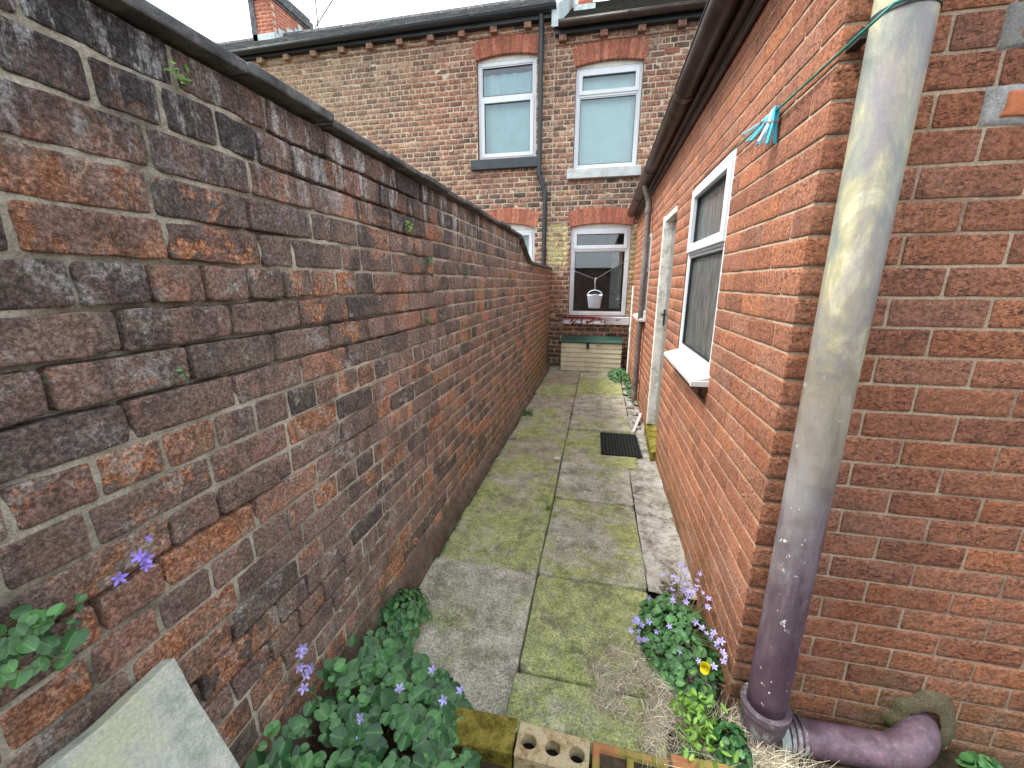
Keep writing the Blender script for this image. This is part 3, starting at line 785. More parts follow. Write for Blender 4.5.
# rooms and curtains behind the glass
def drape(fr, u0, u1, z0, z1, n, name, mat, parent, folds=9, amp=.02):
    us = np.linspace(u0, u1, 90); zs = np.linspace(z0, z1, 8); UU, ZZ = np.meshgrid(us, zs, indexing='ij')
    nn = n + amp * np.sin((UU - u0) / (u1 - u0) * folds * 6.283 + .8 * vnoise(np.stack([UU * 5, ZZ * .6, 0 * UU], -1)) * 3)
    V = fr(UU, ZZ, nn).reshape(-1, 3); b = 8; ii, jj = np.meshgrid(np.arange(89), np.arange(7), indexing='ij')
    q = np.stack([ii * b + jj, (ii + 1) * b + jj, (ii + 1) * b + jj + 1, ii * b + jj + 1], -1).reshape(-1, 4)
    return mesh_np(name, V, q, mat, parent)
drape(FA, -2.28, -1.25, 3.8, 5.20, -.24, 'curtain', M['curtain'], w3, 5, .012)
drape(FA, -.56, .50, 3.55, 5.12, -.22, 'blind', M['blind'], w2, 1, .003)
drape(FA, -2.28, -1.25, 1.2, 2.65, -.4, 'curtain', M['curtain'], w4, 6, .018)
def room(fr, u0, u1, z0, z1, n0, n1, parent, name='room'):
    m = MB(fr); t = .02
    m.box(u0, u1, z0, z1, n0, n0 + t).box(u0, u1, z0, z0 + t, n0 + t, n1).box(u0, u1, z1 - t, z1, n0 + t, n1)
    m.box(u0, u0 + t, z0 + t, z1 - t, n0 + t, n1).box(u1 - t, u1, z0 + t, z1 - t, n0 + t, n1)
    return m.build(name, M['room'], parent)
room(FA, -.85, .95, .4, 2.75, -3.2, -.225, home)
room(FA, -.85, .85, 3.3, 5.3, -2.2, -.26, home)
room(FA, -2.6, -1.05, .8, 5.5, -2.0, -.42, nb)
# a pale net half drawn and a bright doorway in the lower room
_n = MB(FA); _n.box(.22, .45, 1.05, 2.45, -1.6, -1.57); _n.build('inner_door', M['timber_white'], home)
# sills
s = MB(FA); s.box(-.655, .565, .845, .985, -.14, .095); sl = s.build('window_sill', M['sill_red'], home, bevel=.006); sl['label'] = 'maroon and white flaking painted window sill'
s = MB(FA); s.box(-.665, .58, 3.37, 3.525, -.14, .09); sl = s.build('window_sill', M['sill_pale'], home, bevel=.008)
s = MB(FA); s.box(-2.42, -1.18, 3.60, 3.765, -.14, .09); sl = s.build('window_sill', M['sill_dark'], nb, bevel=.008); sl['label'] = 'dark painted stone sill'
s = MB(FA); s.box(-2.42, -1.18, 1.0, 1.145, -.14, .09); s.build('window_sill', M['sill_dark'], nb, bevel=.008)
# oversailing course and brick corbels under the gutters
c = MB(FA); c.box(-11.5, PARTY, 5.655, 5.68, -.02, .016)
for x in [-9.9, -9.3, -8.75, -8.2, -7.65, -7.1, -6.57, -5.995, -5.414, -4.832, -4.266, -3.68, -3.095, -2.528, -1.963, -1.383]: c.box(x - .06, x + .06, 5.68, 5.765, -.02, .10)
c.build('corbel_course', M['fac'], nb, bevel=.006)
c = MB(FA); c.box(PARTY, 3.4, 5.415, 5.44, -.02, .016)
for x in [-.80, -.141, .442, 1.036, 1.62, 2.2]: c.box(x - .06, x + .06, 5.44, 5.525, -.02, .10)
c.build('corbel_course', M['fac'], home, bevel=.006)
# roofs
def roof(name, x0, x1, ye, ze, yr, zr, gauge, wd, mat, parent, seed, cutx=()):
    R = np.random.default_rng(seed); m = MB(); L_ = math.hypot(yr - ye, zr - ze); dy, dz = (yr - ye) / L_, (zr - ze) / L_
    ny, nz = -dz, dy; k = 0; d = 0
    while d < L_:
        x = x0 - (k % 2) * wd / 2
        e = min(d + gauge * 1.25, L_ + .02)
        while x < x1:
            a, b_ = max(x, x0), min(x + wd - .004, x1)
            if b_ - a > .03:
                j = R.random() * .006; t = .010
                P = []
                for off in (0, t):
                    for (xx, dd, lift) in ((a, d, .016 + j), (b_, d, .016 + j + R.random() * .003), (b_, e, 0), (a, e, 0)):
                        P.append((xx, ye + dy * dd + ny * (lift + off), ze + dz * dd + nz * (lift + off)))
                m.at = (R.random(), R.random(), R.random(), 1); m.hexa(np.array(P))
            x += wd
        d += gauge; k += 1
    # deck and back slope
    m.hexa(np.array([(x0, ye, ze - .03), (x1, ye, ze - .03), (x1, yr, zr - .03), (x0, yr, zr - .03), (x0, ye, ze - .004), (x1, ye, ze - .004), (x1, yr, zr - .004), (x0, yr, zr - .004)]))
    m.hexa(np.array([(x0, yr, zr - .03), (x1, yr, zr - .03), (x1, 2 * yr - ye, ze - .03), (x0, 2 * yr - ye, ze - .03), (x0, yr, zr), (x1, yr, zr), (x1, 2 * yr - ye, ze), (x0, 2 * yr - ye, ze)]))
    return m.build(name, mat, parent)
roof('roof', -11.5, PARTY - .02, 7.66, 5.86, 11.0, 7.91, .22, .30, M['slate'], nb, 5)
roof('roof', PARTY + .04, 3.4, 7.66, 5.63, 11.0, 7.71, .10, .17, M['dark_tile'], home, 6)
rid = MB(); 
for k in range(26):
    x = -11.4 + k * .42
    if x + .4 > PARTY: break
    rid.tube([(x, 11.0, 7.90), (x + .41, 11.0, 7.90)], .10, 10)
rid.build('ridge', M['coping'], nb)
# verge cement between the two roofs
v = MB(); v.hexa(np.array([(PARTY - .05, 7.63, 5.60), (PARTY + .07, 7.63, 5.60), (PARTY + .07, 11, 7.70), (PARTY - .05, 11, 7.70), (PARTY - .05, 7.63, 5.93), (PARTY + .07, 7.63, 5.93), (PARTY + .07, 11, 7.99), (PARTY - .05, 11, 7.99)]))
v.build('verge_cement', M['lead'], nb, bevel=.01)
# gutters
def half_gutter(p0, p1, r, name, mat, parent, joints=()):
    p0, p1 = Vector(p0), Vector(p1); t = (p1 - p0).normalized(); side = t.cross(Vector((0, 0, 1))).normalized()
    K = 12; m = MB()
    for (ra, rb) in ((r, r - .004),):
        V = []
        for p_ in (p0, p1):
            for k in range(K + 1):
                an = math.pi * k / K
                V.append(tuple(p_ + side * (math.cos(an) * ra) - Vector((0, 0, 1)) * (math.sin(an) * ra)))
            for k in range(K + 1):
                an = math.pi * k / K
                V.append(tuple(p_ + side * (math.cos(an) * rb) - Vector((0, 0, 1)) * (math.sin(an) * rb)))
        n = 2 * (K + 1); Qq = []
        for k in range(K): Qq += [(k, k + 1, n + k + 1, n + k), (K + 1 + k, n + K + 1 + k, n + K + 2 + k, K + 2 + k)]
        Qq += [(0, n, n + K + 1, K + 1), (K, 2 * K + 1, n + 2 * K + 1, n + K)]
        for k in range(K): Qq += [(k, K + 1 + k, K + 2 + k, k + 1), (n + k, n + k + 1, n + K + 2 + k, n + K + 1 + k)]
        m.add(V, Qq)
    # lip
    for sgn in (1, -1): m.tube([tuple(p0 + side * sgn * r), tuple(p1 + side * sgn * r)], .006, 6)
    o = m.build(name, mat, parent, smooth=True)
    L_ = (p1 - p0).length
    for j in joints:
        a_, b_ = p0 + t * (j - .035), p0 + t * (j + .035); jm = MB(); V = []
        for p_ in (a_, b_):
            for k in range(K + 1):
                an = math.pi * k / K; V.append(tuple(p_ + side * (math.cos(an) * (r + .007)) - Vector((0, 0, 1)) * (math.sin(an) * (r + .007))))
            for k in range(K + 1):
                an = math.pi * k / K; V.append(tuple(p_ + side * (math.cos(an) * (r + .001)) - Vector((0, 0, 1)) * (math.sin(an) * (r + .001))))
        Qq = []; n = 2 * (K + 1)
        for k in range(K): Qq += [(k, k + 1, n + k + 1, n + k), (k, K + 1 + k, K + 2 + k, k + 1), (n + k, n + k + 1, n + K + 2 + k, n + K + 1 + k)]
        jm.add(V, Qq); jm.build('gutter_joint', mat, o)
    return o
half_gutter((-11.5, 7.63, 5.82), (-.90, 7.63, 5.90), .062, 'gutter', M['black_plastic'], nb, (6.8, 9.2))
half_gutter((-.86, 7.60, 5.64), (3.4, 7.60, 5.66), .068, 'gutter', M['brown_plastic'], home, (1.1, 2.4))
fb = MB(FA); fb.box(-11.5, PARTY - .01, 5.77, 5.85, -.02, .105); fb.build('fascia', M['black_plastic'], nb)
fb = MB(FA); fb.box(PARTY, 3.4, 5.53, 5.62, -.02, .105); fb.build('fascia', M['black_plastic'], home)
dp = MB(); dp.tube([(-1.155, 7.70, 5.83), (-1.155, 7.735, 5.6), (-1.155, 7.735, 3.45), (-1.13, 7.735, 3.40), (-1.055, 7.735, 3.20), (-1.045, 7.735, 3.15), (-1.045, 7.735, .0)], .043, 12)
for z in (5.2, 3.50, 1.2): dp.tube([(-1.155 if z > 3.3 else -1.045, 7.735, z), (-1.155 if z > 3.3 else -1.045, 7.735, z + .07)], .047, 12)
dp.build('downpipe', M['black_plastic'], home, smooth=False)
# cable bracket and paint flecks, air brick
av = MB(FA); av.box(.815, 1.045, 5.135, 5.205, -.004, .006); av.build('air_brick', M['arch'], home, bevel=.003)
avs = MB(FA)
for k in range(6):
    for j in range(2): avs.box(.832 + k * .035, .850 + k * .035, 5.146 + j * .028, 5.164 + j * .028, .0055, .0075)
avs.build('air_brick_holes', M['black_plastic'], home)  # raised black squares stand in for the shade inside the holes
# chimney on the neighbour's roof
CF = Frame((0, 10.6, 0), (1, 0, 0), (0, 0, 1), (0, -1, 0)); CS = Frame((-8.5, 0, 0), (0, 1, 0), (0, 0, 1), (1, 0, 0))
b1 = lay(-9.1, -8.5, 7.2, 9.6, .085, .24, .010, seed=51, ends=(1, 1)); b2 = lay(10.6, 12.1, 7.2, 8.56, .085, .24, .010, seed=52, ends=(1, 1), shift=.12)
b1 = [b for b in b1 if b[3] < 8.57]
def rd_(n, s): 
    R = np.random.default_rng(s); r = R.random((n, 3)); return r
g1 = brick_geo(CF, b1, .012, 2, 1, .002, .002, 9, 1, rnd=rd_(len(b1), 1), edge=.004); g2 = brick_geo(CS, b2, .012, 2, 1, .002, .002, 9, 2, rnd=rd_(len(b2), 2), edge=.004)
core = boxgeo(WORLD, [(-9.094, -8.506, 10.606, 12.1, 7.0, 8.56)])
V, Q, A, mi = join([(*g1, 0), (*g2, 0), (*core, 1)])
ch = mesh_np('chimney', V, Q, [simple('bright_red_brick', (.42, .13, .08), .85, .2, .3, 9), M['fac_mortar']], nb, matidx=mi, attr=A)
cc = MB(); cc.box(-9.13, -8.47, 10.57, 12.13, 8.56, 8.62); cc.box(-9.17, -8.43, 10.53, 12.17, 8.62, 8.80); cc.box(-9.12, -8.48, 10.58, 12.12, 8.80, 8.9); cc.build('chimney_cap', M['coping'], ch, bevel=.01)
ln = MB(); ln.box(-9.125, -9.10, 10.58, 12.1, 7.1, 8.555).box(-9.13, -8.975, 10.575, 10.597, 7.1, 8.555); ln.build('cement_patch', M['coping'], ch)
lf = MB()
Rl = random.Random(8)
for k in range(7):
    y = 10.6 + k * .16; zr = 5.86 + (y - 7.66) * .6137
    lf.box(-8.50, -8.475, y, y + .158, zr - .05, zr + .16 + Rl.uniform(0, .08))
lf.box(-9.1, -8.48, 10.575, 10.597, 7.5, 7.82); lf.build('lead_flashing', M['lead'], ch)
# stub chimney on the party line
b3 = lay(-.705, -.43, 6.4, 8.2, .085, .24, .010, seed=53, ends=(1, 1)); CF2 = Frame((0, 9.5, 0), (1, 0, 0), (0, 0, 1), (0, -1, 0))
g3 = brick_geo(CF2, b3, .012, 2, 1, .002, .002, 9, 1, rnd=rd_(len(b3), 1), edge=.004); core = boxgeo(WORLD, [(-.70, -.435, 9.506, 10.2, 6.4, 8.2)])
V, Q, A, mi = join([(*g3, 0), (*core, 1)]); sc_ = mesh_np('chimney', V, Q, [ch.data.materials[0], M['fac_mortar']], home, matidx=mi, attr=A)
lf = MB(); lf.box(-.78, -.36, 9.44, 9.497, 6.7, 6.86); lf.build('lead_flashing', M['lead'], sc_, bevel=.01)
# television aerial
ae = MB(); ae.tube([(-8.1, 11.9, 7.3), (-8.1, 11.9, 9.6)], .018, 8); ae.build('mast', M['grey_pipe'], None)
aer = bpy.data.objects['mast']
ar = empty('tv_aerial', (-8.1, 11.9, 7.3), 'thin television aerial on a mast beside the large chimney', 'aerial'); aer.parent = ar
ab = MB(); ab.tube([(-8.2, 11.9, 8.55), (-7.15, 11.6, 9.15)], .014, 8)
for k in range(6):
    t = k / 5; c0 = Vector((-8.05 + .88 * t, 11.86 - .25 * t, 8.63 + .5 * t)); ab.tube([tuple(c0 + Vector((-.04, .28, 0))), tuple(c0 - Vector((-.04, .28, 0)))], .006, 6)
ab.build('boom', M['grey_pipe'], ar); settle(ar)
# white paint flecks stuck on the neighbour wall
settle(home); settle(nb)

# ================================================================== BRICK WING (right)
XW, YC = .587, 1.395
WS = Frame((XW, 0, 0), (0, 1, 0), (0, 0, 1), (-1, 0, 0))      # side facing the yard
WFr = Frame((0, YC, 0), (1, 0, 0), (0, 0, 1), (0, -1, 0))      # face towards the viewer
wing = empty('house_extension', (1.8, 4.6, 0), 'single storey red brick rear extension with brown gutter and white windows', 'building')
CW = .0868; Z0 = -.09
HW = (2.235, 3.14, 1.115, 2.225); HD = (3.70, 4.42, -.09, 2.225); HW2 = (5.38, 6.25, 1.17, 2.20)
bs = lay(YC, 7.79, Z0, 2.84, CW, .245, .0082, [HW, HD, HW2], seed=61, jit=.01, ends=(1, 0))
bf = lay(XW, 3.4, Z0, 3.35, CW, .245, .0082, [(.937, 1.16, Z0 + CW * 24, Z0 + CW * 25), (.937, 1.16, Z0 + CW * 26, Z0 + CW * 27)], seed=62, jit=.01, ends=(1, 0), shift=-.0)
# bricks of the viewer face: sunrise the bond at the corner
patch_holes = None
nr = [b for b in bs if b[0] < 3.0]; fr_ = [b for b in bs if b[0] >= 3.0]
nf = [b for b in bf if b[0] < 2.1]; ff = [b for b in bf if b[0] >= 2.1]
gs = [(*brick_geo(WS, nr, .014, 12, 5, .0010, .0012, 20, 71, tilt=.0004, corner=.002, edge=.0024), 0),
      (*brick_geo(WS, fr_, .012, 3, 2, .002, .0016, 12, 72, tilt=.0004, corner=.002, edge=.0024), 0),
      (*brick_geo(WFr, nf, .014, 12, 5, .0010, .0012, 20, 73, tilt=.0004, corner=.002, edge=.0024), 0),
      (*brick_geo(WFr, ff, .012, 3, 2, .002, .0016, 12, 74, tilt=.0004, corner=.002, edge=.0024), 0),
      (*sheet(WS, YC + .0036, 7.8, -.13, 2.84, .022, [HW, HD, HW2], -.0034, .0010, 25, 3), 1),
      (*sheet(WFr, XW + .0034, 3.4, -.13, 3.35, .022, [], -.0036, .0010, 25, 4), 1)]
rv = []
for (a, b, c, d) in (HW, HD, HW2):
    rv += [(a - .02, a, c, d, -.2, -.007), (b, b + .02, c, d, -.2, -.007), (a - .02, b + .02, d, d + .02, -.2, -.007)]
    if c > 0: rv.append((a - .02, b + .02, c - .02, c, -.2, -.007))
gs.append((*boxgeo(WS, rv, (.4, .4, .4, 1)), 0))
gs.append((*boxgeo(WFr, [(3.3, 3.4, -.13, 3.35, -6.4, -.01)], (.4, .4, .4, 1)), 0))
V, Q, A, mi = join(gs)
mesh_np('brickwork', V, Q, [M['rustic'], M['rustic_mortar']], wing, matidx=mi, attr=A)
# two blocked putlog holes: orange brick ends in grey mortar
pm = MB(WFr)
def blob(u0, u1, z0, z1, n, seed, mat, name):
    us = np.linspace(u0, u1, 22); zs = np.linspace(z0, z1, 12); UU, ZZ = np.meshgrid(us, zs, indexing='ij')
    eu = np.minimum(UU - u0, u1 - UU); ez = np.minimum(ZZ - z0, z1 - ZZ); e = np.minimum(eu, ez)
    nn = np.where(e < 1e-4, -.012, n + .003 * fbm(np.stack([UU * 40, ZZ * 40, UU * 0 + seed], -1), 2))
    UU = UU + .006 * vnoise(np.stack([UU * 30, ZZ * 30, UU * 0 + seed], -1)); ZZ = ZZ + .005 * vnoise(np.stack([UU * 30, ZZ * 30, UU * 0 + seed + 7], -1))
    V = WFr(UU, ZZ, nn).reshape(-1, 3); b = 12; ii, jj = np.meshgrid(np.arange(21), np.arange(11), indexing='ij')
    q = np.stack([ii * b + jj, (ii + 1) * b + jj, (ii + 1) * b + jj + 1, ii * b + jj + 1], -1).reshape(-1, 4)
    return mesh_np(name, V, q, mat, wing, attr=np.tile((.9, .2, .5, 1), (len(V), 1)))
for i, (a, z) in enumerate(((.932, Z0 + CW * 24), (.934, Z0 + CW * 26 - .0))):
    o = blob(a, a + .22, z - .008, z + CW + .010, .004, i, M['grey_mortar'], 'mortar_patch')
    o2 = blob(a + .040, a + .20, z + .008, z + CW - .006, .009, i + 5, M['orange_brick'], 'patch_brick')
# side windows
wa = window_unit(WS, wing, HW[0] + .004, HW[1] - .004, HW[2] + .004, HW[3] - .004, -.006, 1.80, sw_=.036, fw=.042, glass=M['obscured'], mat=M['upvc_blue'])
wb = window_unit(WS, wing, HW2[0] + .004, HW2[1] - .004, HW2[2] + .004, HW2[3] - .004, .004, 1.78, fw=.062, glass=M['obscured'], mat=M['upvc'])
for (h, w_) in ((HW, wa), (HW2, wb)):
    sl = MB(WS); a, b = h[0] - .02, h[1] + .03; z = h[2]
    P = []
    for (u_) in (a, b):
        P += [WS(u_, z + .012, -.02), WS(u_, z - .022, .088), WS(u_, z - .045, .088), WS(u_, z - .045, -.02)]
    P = np.array(P)
    sl.add(P, [(0, 1, 5, 4), (1, 2, 6, 5), (2, 3, 7, 6), (3, 0, 4, 7), (0, 3, 2, 1), (4, 5, 6, 7)])
    sl.box(a - .004, a + .012, z - .049, z - .018, -.005, .091)
    sl.build('window_sill', M['upvc'], w_, bevel=.003)
    bk = MB(WS); bk.box(h[0], h[1], h[2], h[3], -.3, -.21); bk.build('inner_blind', M['room'], w_)  # dark backing added behind the frosted glass so the pane reads dark
sb = MB(WS); sb.tube([WS(2.24, 1.055, .03), WS(2.245, 1.02, .035), WS(2.25, .995, .010)], .008, 6); sb.build('loose_cable', M['black_plastic'], wing)
# door in its frame
df = MB(WS); a, b, c, d = HD
df.box(a, a + .07, .10, d, -.13, -.045).box(b - .06, b, .10, d, -.13, .008).box(a + .07, b - .06, d - .05, d, -.13, -.002)
fr_d = df.build('door_frame', M['timber_white'], wing, bevel=.004)
dr = MB(WS); dr.box(a + .075, b - .08, .13, d - .075, -.11, -.07); door = dr.build('door', simple('grey_beige_door', (.20, .19, .17), .6, .3, .2, 7), wing, bevel=.004)
dpn = MB(WS); dpn.box(a + .15, b - .155, 1.15, d - .17, -.0699, -.064); dpn.build('door_pane', M['obscured'], door)
dh = MB(WS); dh.box(b - .125, b - .10, 1.18, 1.34, -.0698, -.055); dh.tube([WS(b - .112, 1.29, -.055), WS(b - .112, 1.29, -.035), WS(b - .17, 1.29, -.035)], .008, 8); dh.build('door_handle', M['black_plastic'], door)
ds = MB(WS); P = [WS(a - .05, -.03, .075), WS(b + .02, -.03, .05), WS(b + .02, -.03, -.12), WS(a - .05, -.03, -.12), WS(a - .05, .075, .075), WS(b + .02, .085, .05), WS(b + .02, .10, -.12), WS(a - .05, .10, -.12)]
P = [np.array(p_) + (np.array([.03, 0, 0]) if p_[0] < XW - .02 else 0) for p_ in P]; ds.hexa(np.array(P)); st = ds.build('door_step', M['mossbrick'], wing, bevel=.008); st['label'] = 'mossy green door step'
# gutter, fascia and soffit
half_gutter((.475, 1.15, 2.815), (.475, 7.74, 2.775), .068, 'gutter', M['brown_plastic'], wing, (1.95, 3.75, 5.2))
fm = MB(); fm.box(.525, .548, 1.12, 7.78, 2.72, 2.90); fm.box(.548, .60, 1.12, 7.78, 2.725, 2.745); fm.box(.562, .5795, 1.395, 7.78, 2.665, 2.722); fm.build('fascia', M['brown_plastic'], wing, bevel=.003)
# wing roof
rt = MB(); rt.hexa(np.array([(.50, 1.08, 2.885), (3.5, 1.08, 4.0), (3.5, 7.7, 4.0), (.50, 7.7, 2.885), (.50, 1.08, 2.915), (3.5, 1.08, 4.03), (3.5, 7.7, 4.03), (.50, 7.7, 2.915)])); rt.build('roof', M['dark_tile'], wing)
# downpipe at the far end
d2 = MB(); d2.tube([(.475, 5.42, 2.75), (.475, 5.42, 2.70), (.525, 5.43, 2.56), (.53, 5.43, 2.50), (.53, 5.43, .06)], .036, 14)
for z in (2.42, 1.35, .30): d2.tube([(.53, 5.43, z), (.53, 5.43, z + .06)], .044, 14)
d2.build('downpipe', M['grey_pipe'], wing, smooth=False)
# white waste pipe by the far window
wp = MB(); wp.tube([(.548, 7.1, 1.55), (.548, 7.1, .04)], .020, 10); wp.tube([(.548, 7.1, .80), (.548, 7.1, .86)], .026, 10)
wpp = wp.build('waste_pipe', M['timber_white'], wing, smooth=False)
# soil pipe: tall stack, collar, bend in the ground
PX, PY, PR = .677, 1.312, .0625
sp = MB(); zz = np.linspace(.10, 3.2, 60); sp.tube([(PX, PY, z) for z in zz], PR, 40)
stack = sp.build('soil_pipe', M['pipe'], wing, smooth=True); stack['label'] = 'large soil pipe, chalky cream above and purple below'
ck = MB(); ck.tube([(PX, PY, -.05), (PX, PY, .0), (PX, PY, .02), (PX, PY, .075)], [PR + .004, PR + .008, PR + .012, PR + .013], 36); 
ck.tube([(PX, PY, .075), (PX, PY, .10)], [PR + .019, PR + .019], 36)
ck.build('pipe_collar', M['collar'], stack, smooth=False)
ck = MB(); ck.tube([(PX, PY, 2.215), (PX, PY, 2.225)], [PR + .003, PR + .003], 36); ck.box(PX - .075, PX - .05, PY + .02, YC + .005, 2.19, 2.215); ck.build('pipe_strap', M['black_plastic'], stack)
eb = MB(); pts = [(PX + .03, PY - .005, -.015), (PX + .10, PY - .008, -.012), (PX + .40, PY - .012, -.008)]
pts = [(PX + .03 + .38 * t, PY - .005, -.02 + .012 * t) for t in np.linspace(0, 1, 6)]
cx0, r_ = PX + .41, .125
for k in range(1, 15):
    an = math.pi / 2 * k / 14; pts.append((cx0 + r_ * math.sin(an), PY - .005 + r_ * (1 - math.cos(an)) * .9, -.008 + .055 * math.sin(an)))
pts.append((cx0 + r_, YC + .05, .05))
eb.tube(pts, .058, 28)
el_ = eb.build('pipe_bend', simple('scuffed_purple_plastic', (.115, .072, .095), .45, .4, .5, 16, 0, (.40, .38, .40), .14, 60), stack, smooth=True)
for x, w_, rr_ in ((PX + .085, .006, .064), (PX + .105, .006, .064), (PX + .125, .006, .064), (PX + .395, .010, .062)):
    rg = MB(); rg.tube([(x - w_, PY - .005, -.016), (x + w_, PY - .005, -.016)], rr_, 28); rg.build('pipe_ring', M['collar'], stack, smooth=False)
gp = MB(); gp.tube([(PX + .045, PY - .006, -.02), (PX + .075, PY - .006, -.018)], [.07, .066], 28); gp.build('coupling', simple('grey_green_coupling', (.30, .36, .34), .5, .4, .3, 14, 0, (.08, .08, .08), .8, 14), stack)
# mortar collar where the bend enters the brickwork
an = np.linspace(0, 2 * math.pi, 40, endpoint=False); V = []; rr = [.055, .075, .10, .115]
for k, r0 in enumerate(rr):
    w = 1.05 + .34 * vnoise(np.stack([np.cos(an) * 2, np.sin(an) * 2, an * 0 + 3], -1))
    V.append(WFr(cx0 + r_ + r0 * w * np.cos(an) * 1.1, .055 + r0 * w * np.sin(an), np.full(40, [.020, .024, .016, -.010][k])))
V = np.concatenate(V); Qm = [(k * 40 + i, (k + 1) * 40 + i, (k + 1) * 40 + (i + 1) % 40, k * 40 + (i + 1) % 40) for k in range(3) for i in range(40)]
mesh_np('mortar_collar', V, np.array(Qm), M['cement'], stack)
settle(wing)

# ================================================================== THINGS IN THE YARD
# storage box
bx = empty('storage_box', (-.11, 7.58, 0), 'cream plastic garden storage box with green lid under the far window', 'storage box')
m = MB(); m.box(-.63, .43, 7.415, 7.775, .0, .53); m.build('body', M['box_cream'], bx, bevel=.01)
m = MB()
for i, (a, b) in enumerate(((-.645, -.288), (-.282, .070), (.076, .445))):
    for k in range(6):
        z = .01 + k * .087; m.hexa(np.array([(a, 7.395 + .0, z), (b, 7.395, z), (b, 7.42, z), (a, 7.42, z), (a, 7.404, z + .080), (b, 7.404, z + .080), (b, 7.42, z + .080), (a, 7.42, z + .080)]))
m.build('front_panel', M['box_cream'], bx, bevel=.002)
m = MB(); m.hexa(np.array([(-.665, 7.375, .535), (.465, 7.375, .535), (.465, 7.785, .535), (-.665, 7.785, .535), (-.655, 7.385, .575), (.455, 7.385, .575), (.45, 7.78, .625), (-.65, 7.78, .625)])); m.build('lid', M['box_green'], bx, bevel=.01)
m = MB(); m.box(-.185, -.135, 7.365, 7.376, .46, .56).box(-.175, -.145, 7.345, 7.392, .425, .475); m.build('latch', M['black_plastic'], bx, bevel=.004); settle(bx)

# rubber mat with a grid of holes
mt = MB()
for k in range(13): mt.box(.148 + k * .0305, .148 + k * .0305 + .012, 3.655, 4.235, .001, .016)
for k in range(19): mt.box(.148, .526, 3.655 + k * .0315, 3.655 + k * .0315 + .013, .0015, .0145)
mo_ = mt.build('door_mat', M['rubber'], None, bevel=0); tag(mo_, 'black rubber ring mat lying on the flags outside the door', 'door mat')
mo_.rotation_euler = (0, 0, .015)

# hanging basket on a line across the far window
hb0 = empty('hanging_basket', (-.08, 7.5, 1.08), 'small white plastic peg basket hanging in front of the far window', 'basket')
m = MB(); K = 28; V = []
for (z, rx) in ((1.07, .105), (1.09, .12), (1.33, .155), (1.345, .163), (1.345, .150), (1.10, .112)):
    for k in range(K):
        a = 2 * math.pi * k / K; V.append((-.08 + rx * math.cos(a), 7.5 + rx * .62 * math.sin(a), z + (.015 * math.sin(3 * a) if z > 1.3 else 0)))
Qb = [(i * K + k, i * K + (k + 1) % K, (i + 1) * K + (k + 1) % K, (i + 1) * K + k) for i in range(5) for k in range(K)]
V.append((-.08, 7.5, 1.07)); V.append((-.08, 7.5, 1.10)); m.add(V, Qb, [(6 * K, (k + 1) % K, k) for k in range(K)] + [(6 * K + 1, 5 * K + k, 5 * K + (k + 1) % K) for k in range(K)])
m.build('basket', simple('pale_blue_white_plastic', (.56, .64, .74), .4, .5, .15, 12), hb0, smooth=True)
m = MB(); m.tube([(-.08 + .15 * math.cos(a), 7.5, 1.34 + .10 * math.sin(a)) for a in np.linspace(0, math.pi, 14)], .009, 8); m.build('handle', M['white_plastic'], hb0, smooth=True)
m = MB(); m.tube([(-.085, 7.5, 1.45), (-.088, 7.5, 1.66), (-.075, 7.5, 1.69), (-.06, 7.5, 1.665)], .008, 8); m.build('hook', M['white_plastic'], hb0, smooth=True); settle(hb0); hb0.scale = (.86, .86, .86); hb0.location = (-.08, 7.5, 1.165)
m = MB(); m.tube([(-.60, 7.72, 1.93), (-.44, 7.6, 1.80), (-.08, 7.5, 1.665), (.30, 7.55, 1.90), (.583, 7.62, 2.06)], .005, 6)
tag(m.build('string_line', M['grey_pipe'], None), 'thin sagging string across the far window carrying the white basket', 'line')

# clothes line with pegs
P0, P1 = Vector((.565, 2.20, 2.19)), Vector((.580, 1.26, 2.178))
def lp(t): return P0.lerp(P1, t) + Vector((-.006 * 4 * t * (1 - t), 0, -.006 * 4 * t * (1 - t)))
m = MB(); m.tube([tuple(lp(t)) for t in np.linspace(0, 1, 16)] + [(.617, 1.243, 2.212), (PX + .01, PY - .068, 2.235), (PX + .072, PY, 2.245), (PX + .05, PY + .064, 2.24)], .0035, 8)
tag(m.build('clothes_line', M['cord'], None, smooth=True), 'thin green washing line tied from the window corner to the large pipe', 'clothes line')
def peg(t, side, swing, mat, label):
    c = lp(t); o = empty('clothes_peg', tuple(c), label, 'clothes peg', 'clothes pegs on the green line')
    for s_ in (-1, 1):
        m = MB(); w = .0045; h = .088
        zs = [.012, .0, -.03, -.05, -h]; xs_ = [.004, .0055, .004, .007, .013]
        for k in range(4):
            P = []
            for (zz_, xx) in ((zs[k + 1], xs_[k + 1]), (zs[k], xs_[k])):
                P += [(s_ * xx - .003, -w, zz_), (s_ * xx + .003, -w, zz_), (s_ * xx + .003, w, zz_), (s_ * xx - .003, w, zz_)]
            m.hexa(np.array(P))
        leg = m.build('prong', mat, o, bevel=.001)
    m = MB(); m.tube([(-.008, 0, -.03), (.008, 0, -.03)], .0055, 8); m.build('spring', M['grey_pipe'], o)
    o.rotation_euler = (swing, side, math.radians(18)); o.scale = (1.15, 1.15, 1.15)
    return o
peg(.44, .85, .15, M['peg_pale'], 'pale blue peg swung far left along the washing line')
peg(.455, .50, .05, M['peg_teal'], 'turquoise peg hanging left of the middle of the bunch')
peg(.475, .30, -.05, M['white_plastic'], 'whitish lilac peg in the middle of the bunch')
peg(.487, .16, .10, M['peg_pale'], 'pale blue peg right of the lilac one in the bunch')
peg(.50, .02, .0, M['peg_teal'], 'turquoise peg at the right end of the bunch')

